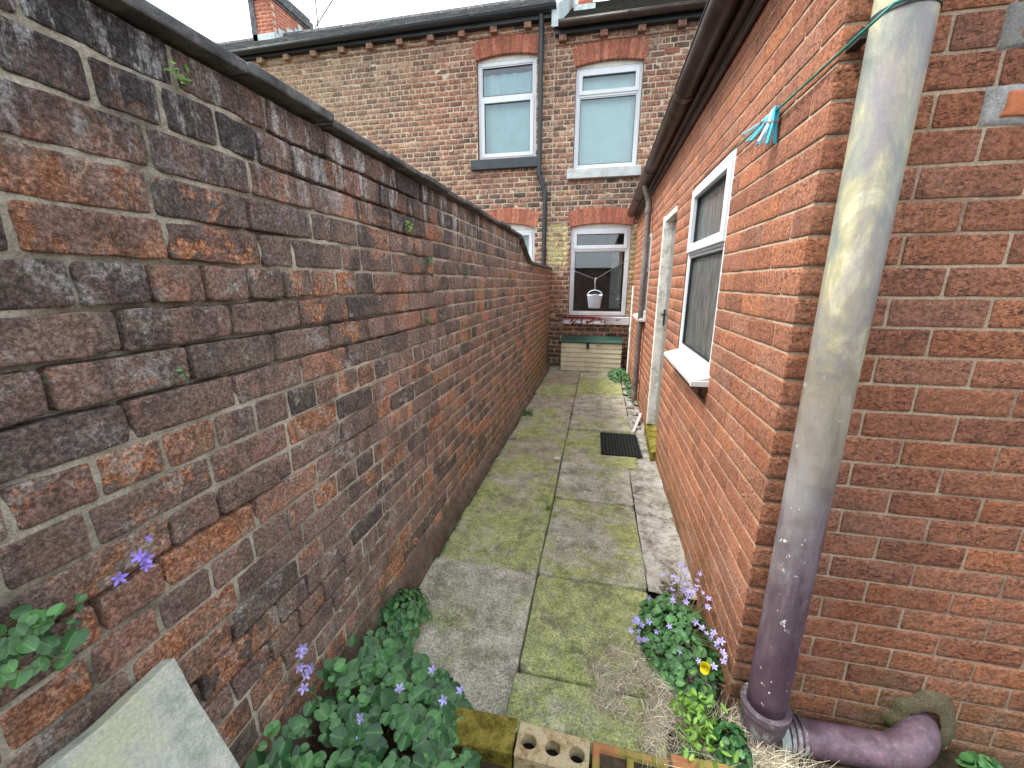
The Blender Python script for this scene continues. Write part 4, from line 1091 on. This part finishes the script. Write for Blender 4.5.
# flagstone leaning on the old wall
A_ = Vector((-.866, .531, .80)); B_ = Vector((-.880, -.10, .80)); Dn = Vector((.30, .012, -.80))
Nn = (B_ - A_).cross(Dn).normalized(); Nn = Nn if Nn.x > 0 else -Nn
G = 26; Hh = 26; V = []
tk = .045
for layer in (0, 1):
    for i in range(G + 1):
        for j in range(Hh + 1):
            s_, t_ = i / G, j / Hh
            p_ = A_ + (B_ - A_) * s_ + Dn * t_
            # blunt corner and ragged edges
            w_ = float(vnoise(np.array([s_ * 9, t_ * 9, layer * .3]))) * .004
            p_ += Nn * ((tk if layer else 0) + w_ * .6) + (B_ - A_).normalized() * (w_ if i in (0, G) else 0) + Dn.normalized() * (w_ * 1.3 if j in (0, Hh) else 0)
            V.append(tuple(p_ - Nn * tk))
W_ = Hh + 1; n1 = (G + 1) * W_; Qs = []
for i in range(G):
    for j in range(Hh):
        q = (i * W_ + j, (i + 1) * W_ + j, (i + 1) * W_ + j + 1, i * W_ + j + 1); Qs.append(q); Qs.append(tuple(n1 + x for x in q[::-1]))
for i in range(G):
    for j in (0, Hh): q = (i * W_ + j, (i + 1) * W_ + j, n1 + (i + 1) * W_ + j, n1 + i * W_ + j); Qs.append(q if j else q[::-1])
for j in range(Hh):
    for i in (0, G): q = (i * W_ + j, i * W_ + j + 1, n1 + i * W_ + j + 1, n1 + i * W_ + j); Qs.append(q if not i else q[::-1])
fl = mesh_np('flagstone', np.array(V), np.array(Qs), M['flag'], smooth=False); tag(fl, 'pale grey flagstone with green edge leaning on the old wall', 'flagstone')
bv = fl.modifiers.new('bevel', 'BEVEL'); bv.width = .004; bv.segments = 2; bv.limit_method = 'ANGLE'; bv.angle_limit = math.radians(50)

# loose edging bricks
def loose_brick(name, cx, cy, L_, W__, H_, rz, mat, label, holes=None, frog=None, ztop=.012):
    m = MB(); x0, x1, y0, y1 = -L_ / 2, L_ / 2, -W__ / 2, W__ / 2
    if holes:
        # top face with three cored holes: ring grids per cell
        n = 3; cw = L_ / n
        for k in range(n):
            c0 = x0 + cw * (k + .5); K = 24; r = holes; Vt = []
            for (ring, z) in (('sq', 0), ('c', 0), ('c', -H_ * .9)):
                for q_ in range(K):
                    a = 2 * math.pi * (q_ + .5) / K; ca, sa = math.cos(a), math.sin(a)
                    if ring == 'sq':
                        s1 = min((cw / 2) / max(abs(ca), 1e-6), (W__ / 2) / max(abs(sa), 1e-6)); Vt.append((c0 + ca * s1, sa * s1, z))
                    else: Vt.append((c0 + r * ca, r * sa * .92, z))
            Vt.append((c0, 0, -H_ * .9))
            # proper corners
            for ci, (sx, sy) in enumerate(((1, 1), (-1, 1), (-1, -1), (1, -1))):
                ang = math.atan2(sy * W__ / 2, sx * cw / 2) % (2 * math.pi); qi = int(round(ang / (2 * math.pi) * K - .5)) % K
                Vt[qi] = (c0 + sx * cw / 2, sy * W__ / 2, 0)
            Qq = [(a_ * K + q_, a_ * K + (q_ + 1) % K, (a_ + 1) * K + (q_ + 1) % K, (a_ + 1) * K + q_) for a_ in (0, 1) for q_ in range(K)]
            m.add(Vt, Qq, [(3 * K, 2 * K + q_, 2 * K + (q_ + 1) % K) for q_ in range(K)])
        shade_plugs = []
        for k in range(3):
            shade_plug = MB(); shade_plug.tube([(x0 + L_ / 3 * (k + .5), 0, -H_ * .95), (x0 + L_ / 3 * (k + .5), 0, -.045)], holes * .99, 20); shade_plugs.append(shade_plug)  # near-black plugs added so the cored holes look shaded
        z0 = -H_
        m.add([(x0, y0, 0), (x1, y0, 0), (x1, y1, 0), (x0, y1, 0), (x0, y0, z0), (x1, y0, z0), (x1, y1, z0), (x0, y1, z0)], [(0, 4, 5, 1), (1, 5, 6, 2), (2, 6, 7, 3), (3, 7, 4, 0), (4, 7, 6, 5)])
    elif frog:
        i_, d_ = .02, .022; fx0, fx1, fy0, fy1 = x0 + i_, x1 - i_, y0 + i_, y1 - i_; sl = .010
        Vt = [(x0, y0, 0), (x1, y0, 0), (x1, y1, 0), (x0, y1, 0), (fx0, fy0, 0), (fx1, fy0, 0), (fx1, fy1, 0), (fx0, fy1, 0),
              (fx0 + sl, fy0 + sl, -d_), (fx1 - sl, fy0 + sl, -d_), (fx1 - sl, fy1 - sl, -d_), (fx0 + sl, fy1 - sl, -d_), (x0, y0, -H_), (x1, y0, -H_), (x1, y1, -H_), (x0, y1, -H_)]
        m.add(Vt, [(0, 1, 5, 4), (1, 2, 6, 5), (2, 3, 7, 6), (3, 0, 4, 7), (4, 5, 9, 8), (5, 6, 10, 9), (6, 7, 11, 10), (7, 4, 8, 11), (8, 9, 10, 11), (0, 12, 13, 1), (1, 13, 14, 2), (2, 14, 15, 3), (3, 15, 12, 0)])
        if frog == 2: m.box(-.012, .012, fy0 + .004, fy1 - .004, -d_ + .001, -.002)
    else: m.box(x0, x1, y0, y1, -H_, 0)
    fill = None
    if frog:
        fill = MB(); fill.box(fx0 + .006, -.014, fy0 + .008, fy1 - .008, -.0215, -.012); fill2 = MB(); fill2.box(.014, fx1 - .006, fy0 + .008, fy1 - .008, -.0215, -.012)  # soil-coloured boxes darken the hollow, standing in for its shade
    o = m.build(name, mat, None, bevel=.004)
    if fill: fill.build('dirt', M['soil'], o); fill2.build('dirt', M['soil'], o)
    if holes:
        for shade_plug in shade_plugs: shade_plug.build('dirt', M['black_dirt'], o)
    o.location = (cx, cy, ztop); o.rotation_euler = (random.uniform(-.02, .02), random.uniform(-.02, .02), rz)
    return tag(o, label, 'brick', 'loose bricks edging the path')
loose_brick('loose_brick', -.345, 1.068, .255, .12, .085, .02, M['mossbrick'], 'moss covered brick next to the heart-leaved clump')
loose_brick('loose_brick', -.080, 1.060, .255, .115, .085, -.03, M['buffbrick'], 'pale brick with three round holes', holes=.027)
loose_brick('loose_brick', .185, 1.052, .255, .118, .085, -.01, M['orbrick'], 'orange brick with a mossy hollow top', frog=2)
loose_brick('loose_brick', .440, 1.075, .23, .115, .085, .03, M['orbrick'], 'plain orange brick at the right end of the edging, under dry grass')

# plank offcut, tile chip, stones
m = MB(); m.hexa(np.array([(.43, 4.33, .0), (.455, 4.32, .0), (.585, 4.90, .03), (.56, 4.91, .03), (.43, 4.33, .02), (.455, 4.32, .02), (.585, 4.90, .05), (.56, 4.91, .05)])); 
tag(m.build('white_stick', M['timber_white'], None, bevel=.002), 'pale stick lying on the ground between mat and brown downpipe', 'stick')
m = MB(); m.box(-.335, -.285, 3.45, 3.505, .004, .012); tag(m.build('tile_chip', M['box_cream'], None, bevel=.002), 'small cream square tile chip lying on the joint of the flags', 'tile')
def stone(x, y, z, r, seed, mat, label, flatten=.5):
    import bmesh
    bm = bmesh.new(); bmesh.ops.create_icosphere(bm, subdivisions=3, radius=1)
    for v_ in bm.verts:
        d = 1 + .35 * float(vnoise(np.array([v_.co.x * 1.6 + seed, v_.co.y * 1.6, v_.co.z * 1.6])))
        v_.co = Vector((v_.co.x * r[0] * d, v_.co.y * r[1] * d, v_.co.z * r[0] * flatten * d))
    me = bpy.data.meshes.new('stone'); bm.to_mesh(me); bm.free(); me.materials.append(mat)
    o = bpy.data.objects.new('stone', me); C.objects.link(o); o.location = (x, y, z); o.rotation_euler = (0, 0, seed)
    return tag(o, label, 'stone', 'broken stones by the brown downpipe')
sd_ = [(.50, 5.02, .06, .05, 'flat pale stone beside the foot of the brown downpipe'), (.47, 5.30, .055, .04, 'white stone just beyond the foot of the brown downpipe'), (.50, 4.70, .07, .045, 'flat pale stone beyond the mossy door step'),
       (.49, 4.50, .05, .06, 'small pale stone touching the pale stick'), (.48, 6.00, .05, .07, 'white stone on the strip beyond the brown downpipe'), (.47, 6.35, .05, .06, 'farthest white stone on the strip near the storage box')]
for i, (x, y, a, b, lb) in enumerate(sd_): stone(x, y, .0, (a, b), i * 1.9 + 1, M['strip'], lb)

# ================================================================== PLANTS
def leaves(name, C0, Nrm, size, mat, parent, seed, kind='heart', roll=None):
    """C0 (n,3) centres, Nrm (n,3) facing, size (n)"""
    R = np.random.default_rng(seed); n = len(C0); Nrm = Nrm / np.linalg.norm(Nrm, axis=1, keepdims=True)
    rl = R.random(n) * 6.283 if roll is None else roll
    ref = np.where(np.abs(Nrm[:, 2:3]) > .9, np.array([[1., 0, 0]]), np.array([[0, 0, 1.]]))
    X = np.cross(ref, Nrm); X /= np.linalg.norm(X, axis=1, keepdims=True); Yv = np.cross(Nrm, X)
    X2 = X * np.cos(rl)[:, None] + Yv * np.sin(rl)[:, None]; Y2 = -X * np.sin(rl)[:, None] + Yv * np.cos(rl)[:, None]
    K = 20; th = np.linspace(0, 2 * math.pi, K, endpoint=False)
    if kind == 'heart':
        dlt = np.minimum(np.abs(th - math.pi), 2 * math.pi - np.abs(th - math.pi)); r = 1 - .55 * np.exp(-(dlt / .28) ** 2) + .12 * np.exp(-(np.minimum(th, 2 * math.pi - th) / .4) ** 2) + .035 * np.cos(th * 10)
        wx, wy = 1.0, .95
    elif kind == 'oval':
        r = np.ones(K); wx, wy = 1.25, .62
    else:
        r = .62 + .38 * np.abs(np.cos(th * 2.5)); wx, wy = 1, 1
    px = r * np.cos(th) * wx; py = r * np.sin(th) * wy
    loc = [(0, 0, 0)] + [(px[k] * .55, py[k] * .55, 0) for k in range(K)] + [(px[k], py[k], 0) for k in range(K)]
    loc = np.array(loc); cup = R.uniform(-.10, .38, (n, 1)); fold = R.uniform(.05, .32, (n, 1))
    z = cup * (loc[:, 0] ** 2 + loc[:, 1] ** 2)[None] + fold * np.abs(loc[:, 1])[None] - .18 * np.clip(loc[:, 0], 0, 2)[None] ** 2 * R.random((n, 1)) * 1.5
    z = z + .05 * np.sin(loc[:, 0] * 7 + loc[:, 1] * 5)[None] * R.uniform(.2, 1, (n, 1))
    S = size[:, None]
    V = C0[:, None, :] + (X2[:, None, :] * loc[None, :, 0:1] + Y2[:, None, :] * loc[None, :, 1:2]) * S[:, :, None] + Nrm[:, None, :] * (z * S)[:, :, None]
    m = len(loc); T = [(0, 1 + k, 1 + (k + 1) % K) for k in range(K)]; Qq = [(1 + k, 1 + K + k, 1 + K + (k + 1) % K, 1 + (k + 1) % K) for k in range(K)]
    base = (np.arange(n) * m)[:, None, None]; T = (np.array(T)[None] + base).reshape(-1, 3); Qq = (np.array(Qq)[None] + base).reshape(-1, 4)
    shade = np.repeat(R.random((n, 1)), m, 1); vein = np.abs(loc[:, 1])[None].repeat(n, 0)
    A = np.stack([shade, np.repeat(R.random((n, 1)), m, 1), vein, np.ones((n, m))], -1).reshape(-1, 4)
    return mesh_np(name, V.reshape(-1, 3), [Qq, T], mat, parent, attr=A)

def stems(name, A0, B0, r, mat, parent, seed, sag=.15):
    R = np.random.default_rng(seed); m = MB()
    for a, b in zip(A0, B0):
        a = np.array(a); b = np.array(b); mid_ = (a + b) / 2 + R.normal(0, .012, 3) + np.array([0, 0, sag * np.linalg.norm(b - a)])
        m.tube([tuple(a), tuple((a + mid_) / 2 + (mid_ - (a + b) / 2) * .25), tuple(mid_), tuple((b + mid_) / 2 + (mid_ - (a + b) / 2) * .25), tuple(b)], [r, r, r * .9, r * .8, r * .7], 5, cap=False)
    return m.build(name, mat, parent, smooth=True)

def flowers(name, C0, Nrm, size, mat, parent, seed):
    R = np.random.default_rng(seed); V = []; Qq = []; n_ = 0
    for c, nn, s_ in zip(C0, Nrm, size):
        V = []; Qq = []; n_ = 0
        nn = np.array(nn, float); nn /= np.linalg.norm(nn); ref = np.array([1., 0, 0]) if abs(nn[2]) > .8 else np.array([0, 0, 1.])
        x = np.cross(ref, nn); x /= np.linalg.norm(x); y = np.cross(nn, x); a0 = R.random() * 6
        for k in range(5):
            a = a0 + k * 1.2566; d = x * math.cos(a) + y * math.sin(a); e = -x * math.sin(a) + y * math.cos(a)
            bend = R.uniform(.1, .35)
            for (t, w, h) in ((0, .06, -.25), (.30, .20, .0), (.65, .24, bend * .5), (1.0, .015, bend)):
                V.append(c + d * t * s_ + e * w * s_ + nn * h * s_); V.append(c + d * t * s_ + nn * (h + .05) * s_); V.append(c + d * t * s_ - e * w * s_ + nn * h * s_)
            for q in range(3):
                for w in (0, 1): Qq.append((n_ + q * 3 + w, n_ + q * 3 + 1 + w, n_ + q * 3 + 4 + w, n_ + q * 3 + 3 + w))
            n_ += 12
        mesh_np(name, np.array(V), np.array(Qq), mat, parent)
    return None

def mound(n, cx, cy, rx, ry, h, seed, xmin=None, xmax=None, wallside=0, pw=.6, z0=-.06):
    """points and outward normals over a dome"""
    R = np.random.default_rng(seed); P = []; Nn_ = []
    while len(P) < n:
        u_, v_ = R.uniform(-1, 1, 2); q = u_ * u_ + v_ * v_
        if q > 1: continue
        edge_ = 1 + .18 * float(vnoise(np.array([u_ * 3, v_ * 3, seed * 1.3])))
        x = cx + u_ * rx * edge_; y = cy + v_ * ry * edge_
        if xmin is not None and x < xmin: continue
        if xmax is not None and x > xmax: continue
        hz = h * (1 - q) ** pw * (1 + .25 * float(vnoise(np.array([x * 9, y * 9, seed * 2.1]))))
        if wallside: hz *= 1 + .5 * max(0, -wallside * u_)
        dp_ = R.uniform(0, 1) ** 2.2
        P.append((x, y, z0 + hz * (1 - .5 * dp_) + .015)); Nn_.append((u_ * .75 * h / rx * 2.0, v_ * .75 * h / ry * 2.0, 1))
    return np.array(P), np.array(Nn_) + R.normal(0, .24, (n, 3))

# big clump with scalloped leaves at the foot of the old wall
pl = empty('leafy_plant', (-.70, .95, -.05), 'large clump of round scalloped leaves at the foot of the old dark wall', 'plant')
R = np.random.default_rng(9); P = []
while len(P) < 900:
    x = R.uniform(-.885, -.34); y = R.uniform(.36, 1.32); v_ = (y - .84) / .48
    edge_ = .57 * max(0, 1 - v_ * v_) ** .45 * (1 + .12 * float(vnoise(np.array([y * 6, 3.3, 1.7])))) * (1.0 if y > .9 else 1.0)
    t = (x + .885) / max(edge_, .01)
    if t > 1: continue
    hz = (.27 * (1 - t) ** .85 * max(0, 1 - v_ * v_) ** .35 + .05 * max(0, 1 - t)) * (1 + .22 * float(vnoise(np.array([x * 11, y * 11, 2.1]))))
    P.append((x, y, -.03 + hz * (1 - .45 * R.random() ** 2.5)))
P = np.array(P); Nn_ = np.array([(.55, -.25, 1)]) + R.normal(0, .24, (len(P), 3))
Nn_ = Nn_ * np.array([.6, .6, 1]) + np.array([.05, -.25, .4])
leaves('foliage', P, Nn_, (.010 + .021 * R.random(len(P)) ** 1.3) * np.where(R.random(len(P)) < .06, 1.4, 1), M['leaf_blue'], pl, 10)
stems('stems', [(x * .5 - .38, y * .6 + .4, -.04) for x, y, z in P[::5]], [p_ - np.array([0, 0, .006]) for p_ in P[::5]], .0016, M['stem'], pl, 3, .1)
fc = np.array([(-.885, .875, .44), (-.88, .86, .40), (-.875, .895, .36), (-.885, .88, .345), (-.87, .85, .33), (-.87, .87, .47), (-.62, 1.0, .21), (-.70, .88, .21), (-.69, .85, .19), (-.48, 1.05, .13), (-.44, 1.12, .10), (-.55, 1.12, .17)])
fn = np.array([(1, -.6, .6)] * 6 + [(.2, -.5, 1)] * 6, float) + R.normal(0, .35, (12, 3))
flowers('flower', fc, fn, np.full(12, .019), M['flower_pale'], pl, 4)
for a_, b_ in zip([(-.86, .93, .12)] * 4 + [(-.8, 1.16, .15)], [(-.885, .87, .46), (-.88, .86, .40), (-.88, .89, .36), (-.87, .85, .33), (-.90, 1.22, .48)]): stems('flower_stem', [a_], [b_], .0018, M['stem'], pl, 5, .05)
settle(pl)
pl = empty('leafy_plant', (-.83, 1.42, -.02), 'small dense green clump against the wall foot behind the large clump', 'plant')
P, Nn_ = mound(230, -.83, 1.42, .12, .15, .17, 7, xmin=-.90, pw=.45, z0=0)
leaves('foliage', P, Nn_ + np.array([.2, -.3, .1]), R.uniform(.010, .020, len(P)), M['leaf_blue'], pl, 11)
stems('stems', [(-.84, 1.42, -.02)] * 20, [tuple(p_) for p_ in P[:20]], .0014, M['stem'], pl, 3, .1); settle(pl)
# plant growing out of the wall at the left edge
pl = empty('leafy_plant', (-.90, .33, 1.06), 'trailing plant with purple star flowers growing out of the old wall', 'plant')
R = np.random.default_rng(14)
P = np.stack([-.885 + R.random(46) * .055, .27 + R.random(46) * .105, 1.10 - R.random(46) * .115], 1)
P = np.concatenate([P, [(-.862, .392, 1.005), (-.87, .415, 1.045), (-.872, .402, 1.03), (-.866, .418, 1.062), (-.87, .405, 1.022)]])
Nn_ = np.array([(1, -.2, .8)]) + R.normal(0, .35, (len(P), 3)); sz = np.concatenate([R.uniform(.008, .015, 46), [.019, .007, .006, .009, .006]])
leaves('foliage', P, Nn_, sz, M['leaf_blue'], pl, 12)
stems('stems', [(-.91, .33, 1.05)] * 20 + [(-.91, .37, 1.01)], [tuple(p_) for p_ in P[::2][:20]] + [(-.862, .515, 1.085)], .0012, M['stem'], pl, 3, .06)
fc = np.array([(-.855, .472, 1.062), (-.855, .508, 1.082), (-.86, .522, 1.066), (-.858, .519, 1.052), (-.865, .54, 1.10)])
flowers('flower', fc, np.array([(1, -.5, .3)] * 5) + R.normal(0, .4, (5, 3)), np.array([.014, .014, .015, .013, .008]), M['flower'], pl, 9); settle(pl)
# right hand clump with violet flowers
pl = empty('bellflower_plant', (.47, 1.62, -.04), 'green clump dotted with violet bellflowers at the foot of the red brick corner', 'plant')
P, Nn_ = mound(520, .43, 1.60, .18, .30, .16, 17, xmax=.575, pw=.6)
leaves('foliage', P, Nn_ + np.array([-.2, -.4, .1]), np.random.default_rng(5).uniform(.010, .022, len(P)), M['leaf_deep'], pl, 13)
R = np.random.default_rng(23)
fc = np.array([(.50 + R.normal(0, .05), 1.80 + R.normal(0, .06), .10 + R.random() * .10) for _ in range(30)] + [(.27 + R.normal(0, .035), 1.60 + R.normal(0, .05), .03 + R.random() * .07) for _ in range(16)] + [(.45 + R.uniform(-.12, .12), 1.62 + R.uniform(-.26, .2), .13 + R.random() * .05) for _ in range(12)] + [(.555, 1.5 + R.uniform(-.1, .25), .08 + R.random() * .1) for _ in range(8)])
fc[:, 0] = np.minimum(fc[:, 0], .572)
flowers('flower', fc, np.array([(-.2, -.5, 1)]) + R.normal(0, .4, (len(fc), 3)), R.uniform(.011, .018, len(fc)), M['flower_pale'], pl, 8)
stems('stems', [(.42, 1.65, -.03)] * len(fc), [tuple(x) for x in fc], .0013, M['stem'], pl, 6, .12)
P, Nn_ = mound(90, .47, 1.92, .09, .16, .05, 27, xmax=.57)
leaves('dead_foliage', P, Nn_, np.random.default_rng(6).uniform(.006, .013, len(P)), simple('dull_olive_leaf', (.09, .085, .05), .8, .2, .4, 60), pl, 14); settle(pl)
# yellow poppy and lime green leaves
pl = empty('yellow_poppy', (.47, 1.33, -.05), 'single yellow poppy flower on a thin stem beside the brick corner', 'flower')
m = MB(); Rp = random.Random(3)
for k in range(4):
    a = k * 1.57 + .4; K = 9; Vv = [(0, 0, 0)]
    for ring, (rr_, zz_) in enumerate(((.75, .45), (.85, 1.5))):
        for i in range(K):
            b_ = a - .85 + 1.7 * i / (K - 1); Vv.append((math.cos(b_) * rr_ * .8, math.sin(b_) * rr_ * .8, zz_ + .08 * math.sin(i * 2.3)))
    Vv = np.array(Vv) * .026 + np.array([.468, 1.345, .145])
    m.add(Vv, [(1 + i, 2 + i, 2 + K + i, 1 + K + i) for i in range(K - 1)], [(0, 1 + i, 2 + i) for i in range(K - 1)])
m.build('petals', M['yellow'], pl, smooth=True)
stems('stem', [(.46, 1.36, -.05)], [(.468, 1.345, .146)], .002, M['leaf_lime'], pl, 2, .02); settle(pl)
pl = empty('lime_green_plant', (.45, 1.24, -.06), 'bright lime green leafy weed between the bellflowers and the pipe', 'plant')
R = np.random.default_rng(33); P = np.stack([.435 + R.normal(0, .045, 150), 1.235 + R.normal(0, .06, 150), -.03 + R.random(150) * .13], 1)
leaves('foliage', P, np.array([(0, -.3, 1)]) + R.normal(0, .5, (150, 3)), R.uniform(.008, .016, 150), M['leaf_lime'], pl, 15, 'oval')
stems('stems', [(.44, 1.24, -.06)] * 40, [tuple(x) for x in P[:40]], .0013, M['leaf_lime'], pl, 6, .1); settle(pl)
pl = empty('leafy_weed', (.52, 1.19, -.06), 'deep green weed between the lime plant and the pipe collar', 'plant')
P, Nn_ = mound(110, .535, 1.20, .075, .09, .10, 37)
leaves('foliage', P, Nn_, R.uniform(.012, .022, len(P)), M['leaf_deep'], pl, 16); 
P, Nn_ = mound(50, .39, 1.14, .07, .05, .05, 38); leaves('lower_foliage', P, Nn_, R.uniform(.009, .017, len(P)), M['leaf_deep'], pl, 17); settle(pl)
# tuft beyond the elbow at the lower right
pl = empty('leafy_weed', (1.38, 1.30, -.08), 'green leaves just right of the purple pipe elbow', 'plant')
P, Nn_ = mound(40, 1.39, 1.33, .07, .05, .07, 39, z0=-.1); leaves('foliage', P, Nn_, R.uniform(.018, .03, len(P)), M['leaf_blue'], pl, 18); settle(pl)
# plant beside the storage box
pl = empty('leafy_plant', (.40, 7.15, -.02), 'dark leafy plant growing against the right end of the storage box', 'plant')
P, Nn_ = mound(170, .40, 7.05, .19, .5, .10, 40, xmax=.57, z0=0); leaves('foliage', P, Nn_ + np.array([0, -.6, 0]), R.uniform(.018, .034, len(P)), M['leaf_deep'], pl, 19)
settle(pl)
pl = empty('trailing_weed', (.50, 6.3, -.02), 'low green weed creeping along the wall edge short of the storage box', 'plant')
P, Nn_ = mound(160, .52, 6.2, .06, .75, .06, 41, xmax=.575, z0=0); leaves('foliage', P, Nn_, R.uniform(.012, .024, len(P)), M['leaf_deep'], pl, 20); settle(pl)
# blades: grass tufts
def blades(name, n, cx, cy, rx, ry, h, w, mat, parent, seed, z0=0, lean=.5, curl=.5, flatd=0.0):
    R = np.random.default_rng(seed); x = cx + R.normal(0, rx, n); y = cy + R.normal(0, ry, n)
    if flatd > 0:
        cl_ = R.normal(0, 1, (22, 2)) * (rx * 1.1, ry * 1.1); wi = R.integers(0, 22, n); x = cx + cl_[wi, 0] + R.normal(0, rx * .30, n); y = cy + cl_[wi, 1] + R.normal(0, rx * .30, n)
    a = R.random(n) * 6.283; hh = h * R.uniform(.5, 1.3, n)
    ln = R.uniform(.2, 1, n) * lean; K = 5; t = np.linspace(0, 1, K)
    d = np.stack([np.cos(a), np.sin(a)], 1); e = np.stack([-np.sin(a), np.cos(a)], 1); pts = []
    bend = R.normal(0, .35, n)
    for k in range(K):
        r_ = hh * ln * (t[k] + curl * t[k] ** 2); z = z0 + flatd * R.random(n) * 0 + hh * (t[k] - .45 * ln * t[k] ** 2) * (1 - flatd)
        ww = w * (1 - t[k] * .85)
        cxk = x + d[:, 0] * r_ + e[:, 0] * bend * r_ * t[k]; cyk = y + d[:, 1] * r_ + e[:, 1] * bend * r_ * t[k]
        if k == 0: zoff = R.random(n) * .03 * (flatd > 0)
        for s_ in (-1, 1): pts.append(np.stack([cxk + e[:, 0] * ww * s_, cyk + e[:, 1] * ww * s_, z + zoff + (w * .6 if s_ > 0 else 0)], 1))
    V = np.stack(pts, 1); base = (np.arange(n) * 2 * K)[:, None, None]
    q = np.array([(2 * k, 2 * k + 1, 2 * k + 3, 2 * k + 2) for k in range(K - 1)])
    A = np.repeat(np.concatenate([R.random((n, 2)), np.full((n, 1), .6), np.ones((n, 1))], 1), 2 * K, 0)
    return mesh_np(name, V.reshape(-1, 3), (q[None] + base).reshape(-1, 4), mat, parent, attr=A)
def tuft(x, y, n, h, label, seed, mat='leaf_lime', w=.003, r=.012):
    o = empty('grass_tuft', (x, y, 0), label, 'grass tuft'); blades('blades', n, x, y, r, r, h, w, M[mat], o, seed, 0, .6); settle(o); return o
tuft(-.285, 2.60, 34, .055, 'bright green tuft growing in the cross joint of the flags', 50)
tuft(-.80, 4.68, 50, .08, 'green tuft at the foot of the old wall halfway along', 51, 'leaf_deep', .006, .03)
tuft(-.80, 3.86, 16, .03, 'tiny green tuft at the foot of the old wall opposite the mat', 52, 'leaf_deep', .004, .02)
# ferns and moss sprigs in the joints of the old wall
sprigs = [(.825, 2.035, 16, .014, 'small moss sprig just under the coping near the viewer'), (1.86, 1.86, 16, .018, 'upper fern sprig in a joint of the old wall'), (2.10, 1.72, 20, .02, 'leafy sprig in the old wall right of the upper fern'),
          (2.75, 1.66, 12, .018, 'sprig in the old wall towards the drop in the coping'), (2.05, 1.40, 12, .016, 'middle sprig in a joint of the old wall'), (2.62, 1.33, 16, .018, 'lower sprig in a joint of the old wall'), (.70, 1.40, 10, .010, 'tiny moss sprig between bricks at the left')]
for i, (y, z, n, s_, lb) in enumerate(sprigs):
    o = empty('wall_sprig', (-.915, y, z), lb, 'wall plant', 'sprigs in the joints of the old wall'); R = np.random.default_rng(90 + i)
    P = np.stack([-.915 + R.random(n) * s_ * 1.6, y + R.normal(0, s_ * .8, n), z + R.normal(0, s_ * .8, n)], 1)
    leaves('foliage', P, np.array([(1, -.3, .5)]) + R.normal(0, .5, (n, 3)), R.uniform(.25, .5, n) * s_, M['leaf_lime'] if i in (0, 1) else M['leaf_deep'], o, 60 + i, 'oval'); settle(o)
# dry grass lying on the flags
dg = blades('dry_grass', 5200, .28, 1.34, .08, .14, .036, .0011, M['straw'], None, 70, -.02, 1.1, .8, .35)
tag(dg, 'dead straw coloured grass spilling over the flags between path and pipe', 'dry grass', kind='stuff')
dg = blades('dry_grass', 2600, .56, 1.14, .10, .07, .085, .0013, M['straw'], None, 71, -.06, 1.0, .8, .25)
tag(dg, 'dead straw coloured grass around the foot of the soil pipe', 'dry grass', kind='stuff')
# moss and litter in the foot of the left wall and joints
P, Nn_ = mound(10, 0, 0, 1, 1, .01, 77)
R = np.random.default_rng(78); n = 420
P = np.stack([-.868 + R.normal(0, .010, n), 1.5 + R.random(n) * 6.2, R.random(n) * .012], 1)
ms = leaves('wall_foot_moss', P, np.array([(0, 0, 1)]) + R.normal(0, .3, (n, 3)), R.uniform(.004, .011, n), M['leaf_deep'], None, 79, 'oval'); tag(ms, 'moss and tiny leaves along the foot of the old wall', 'moss', kind='stuff')
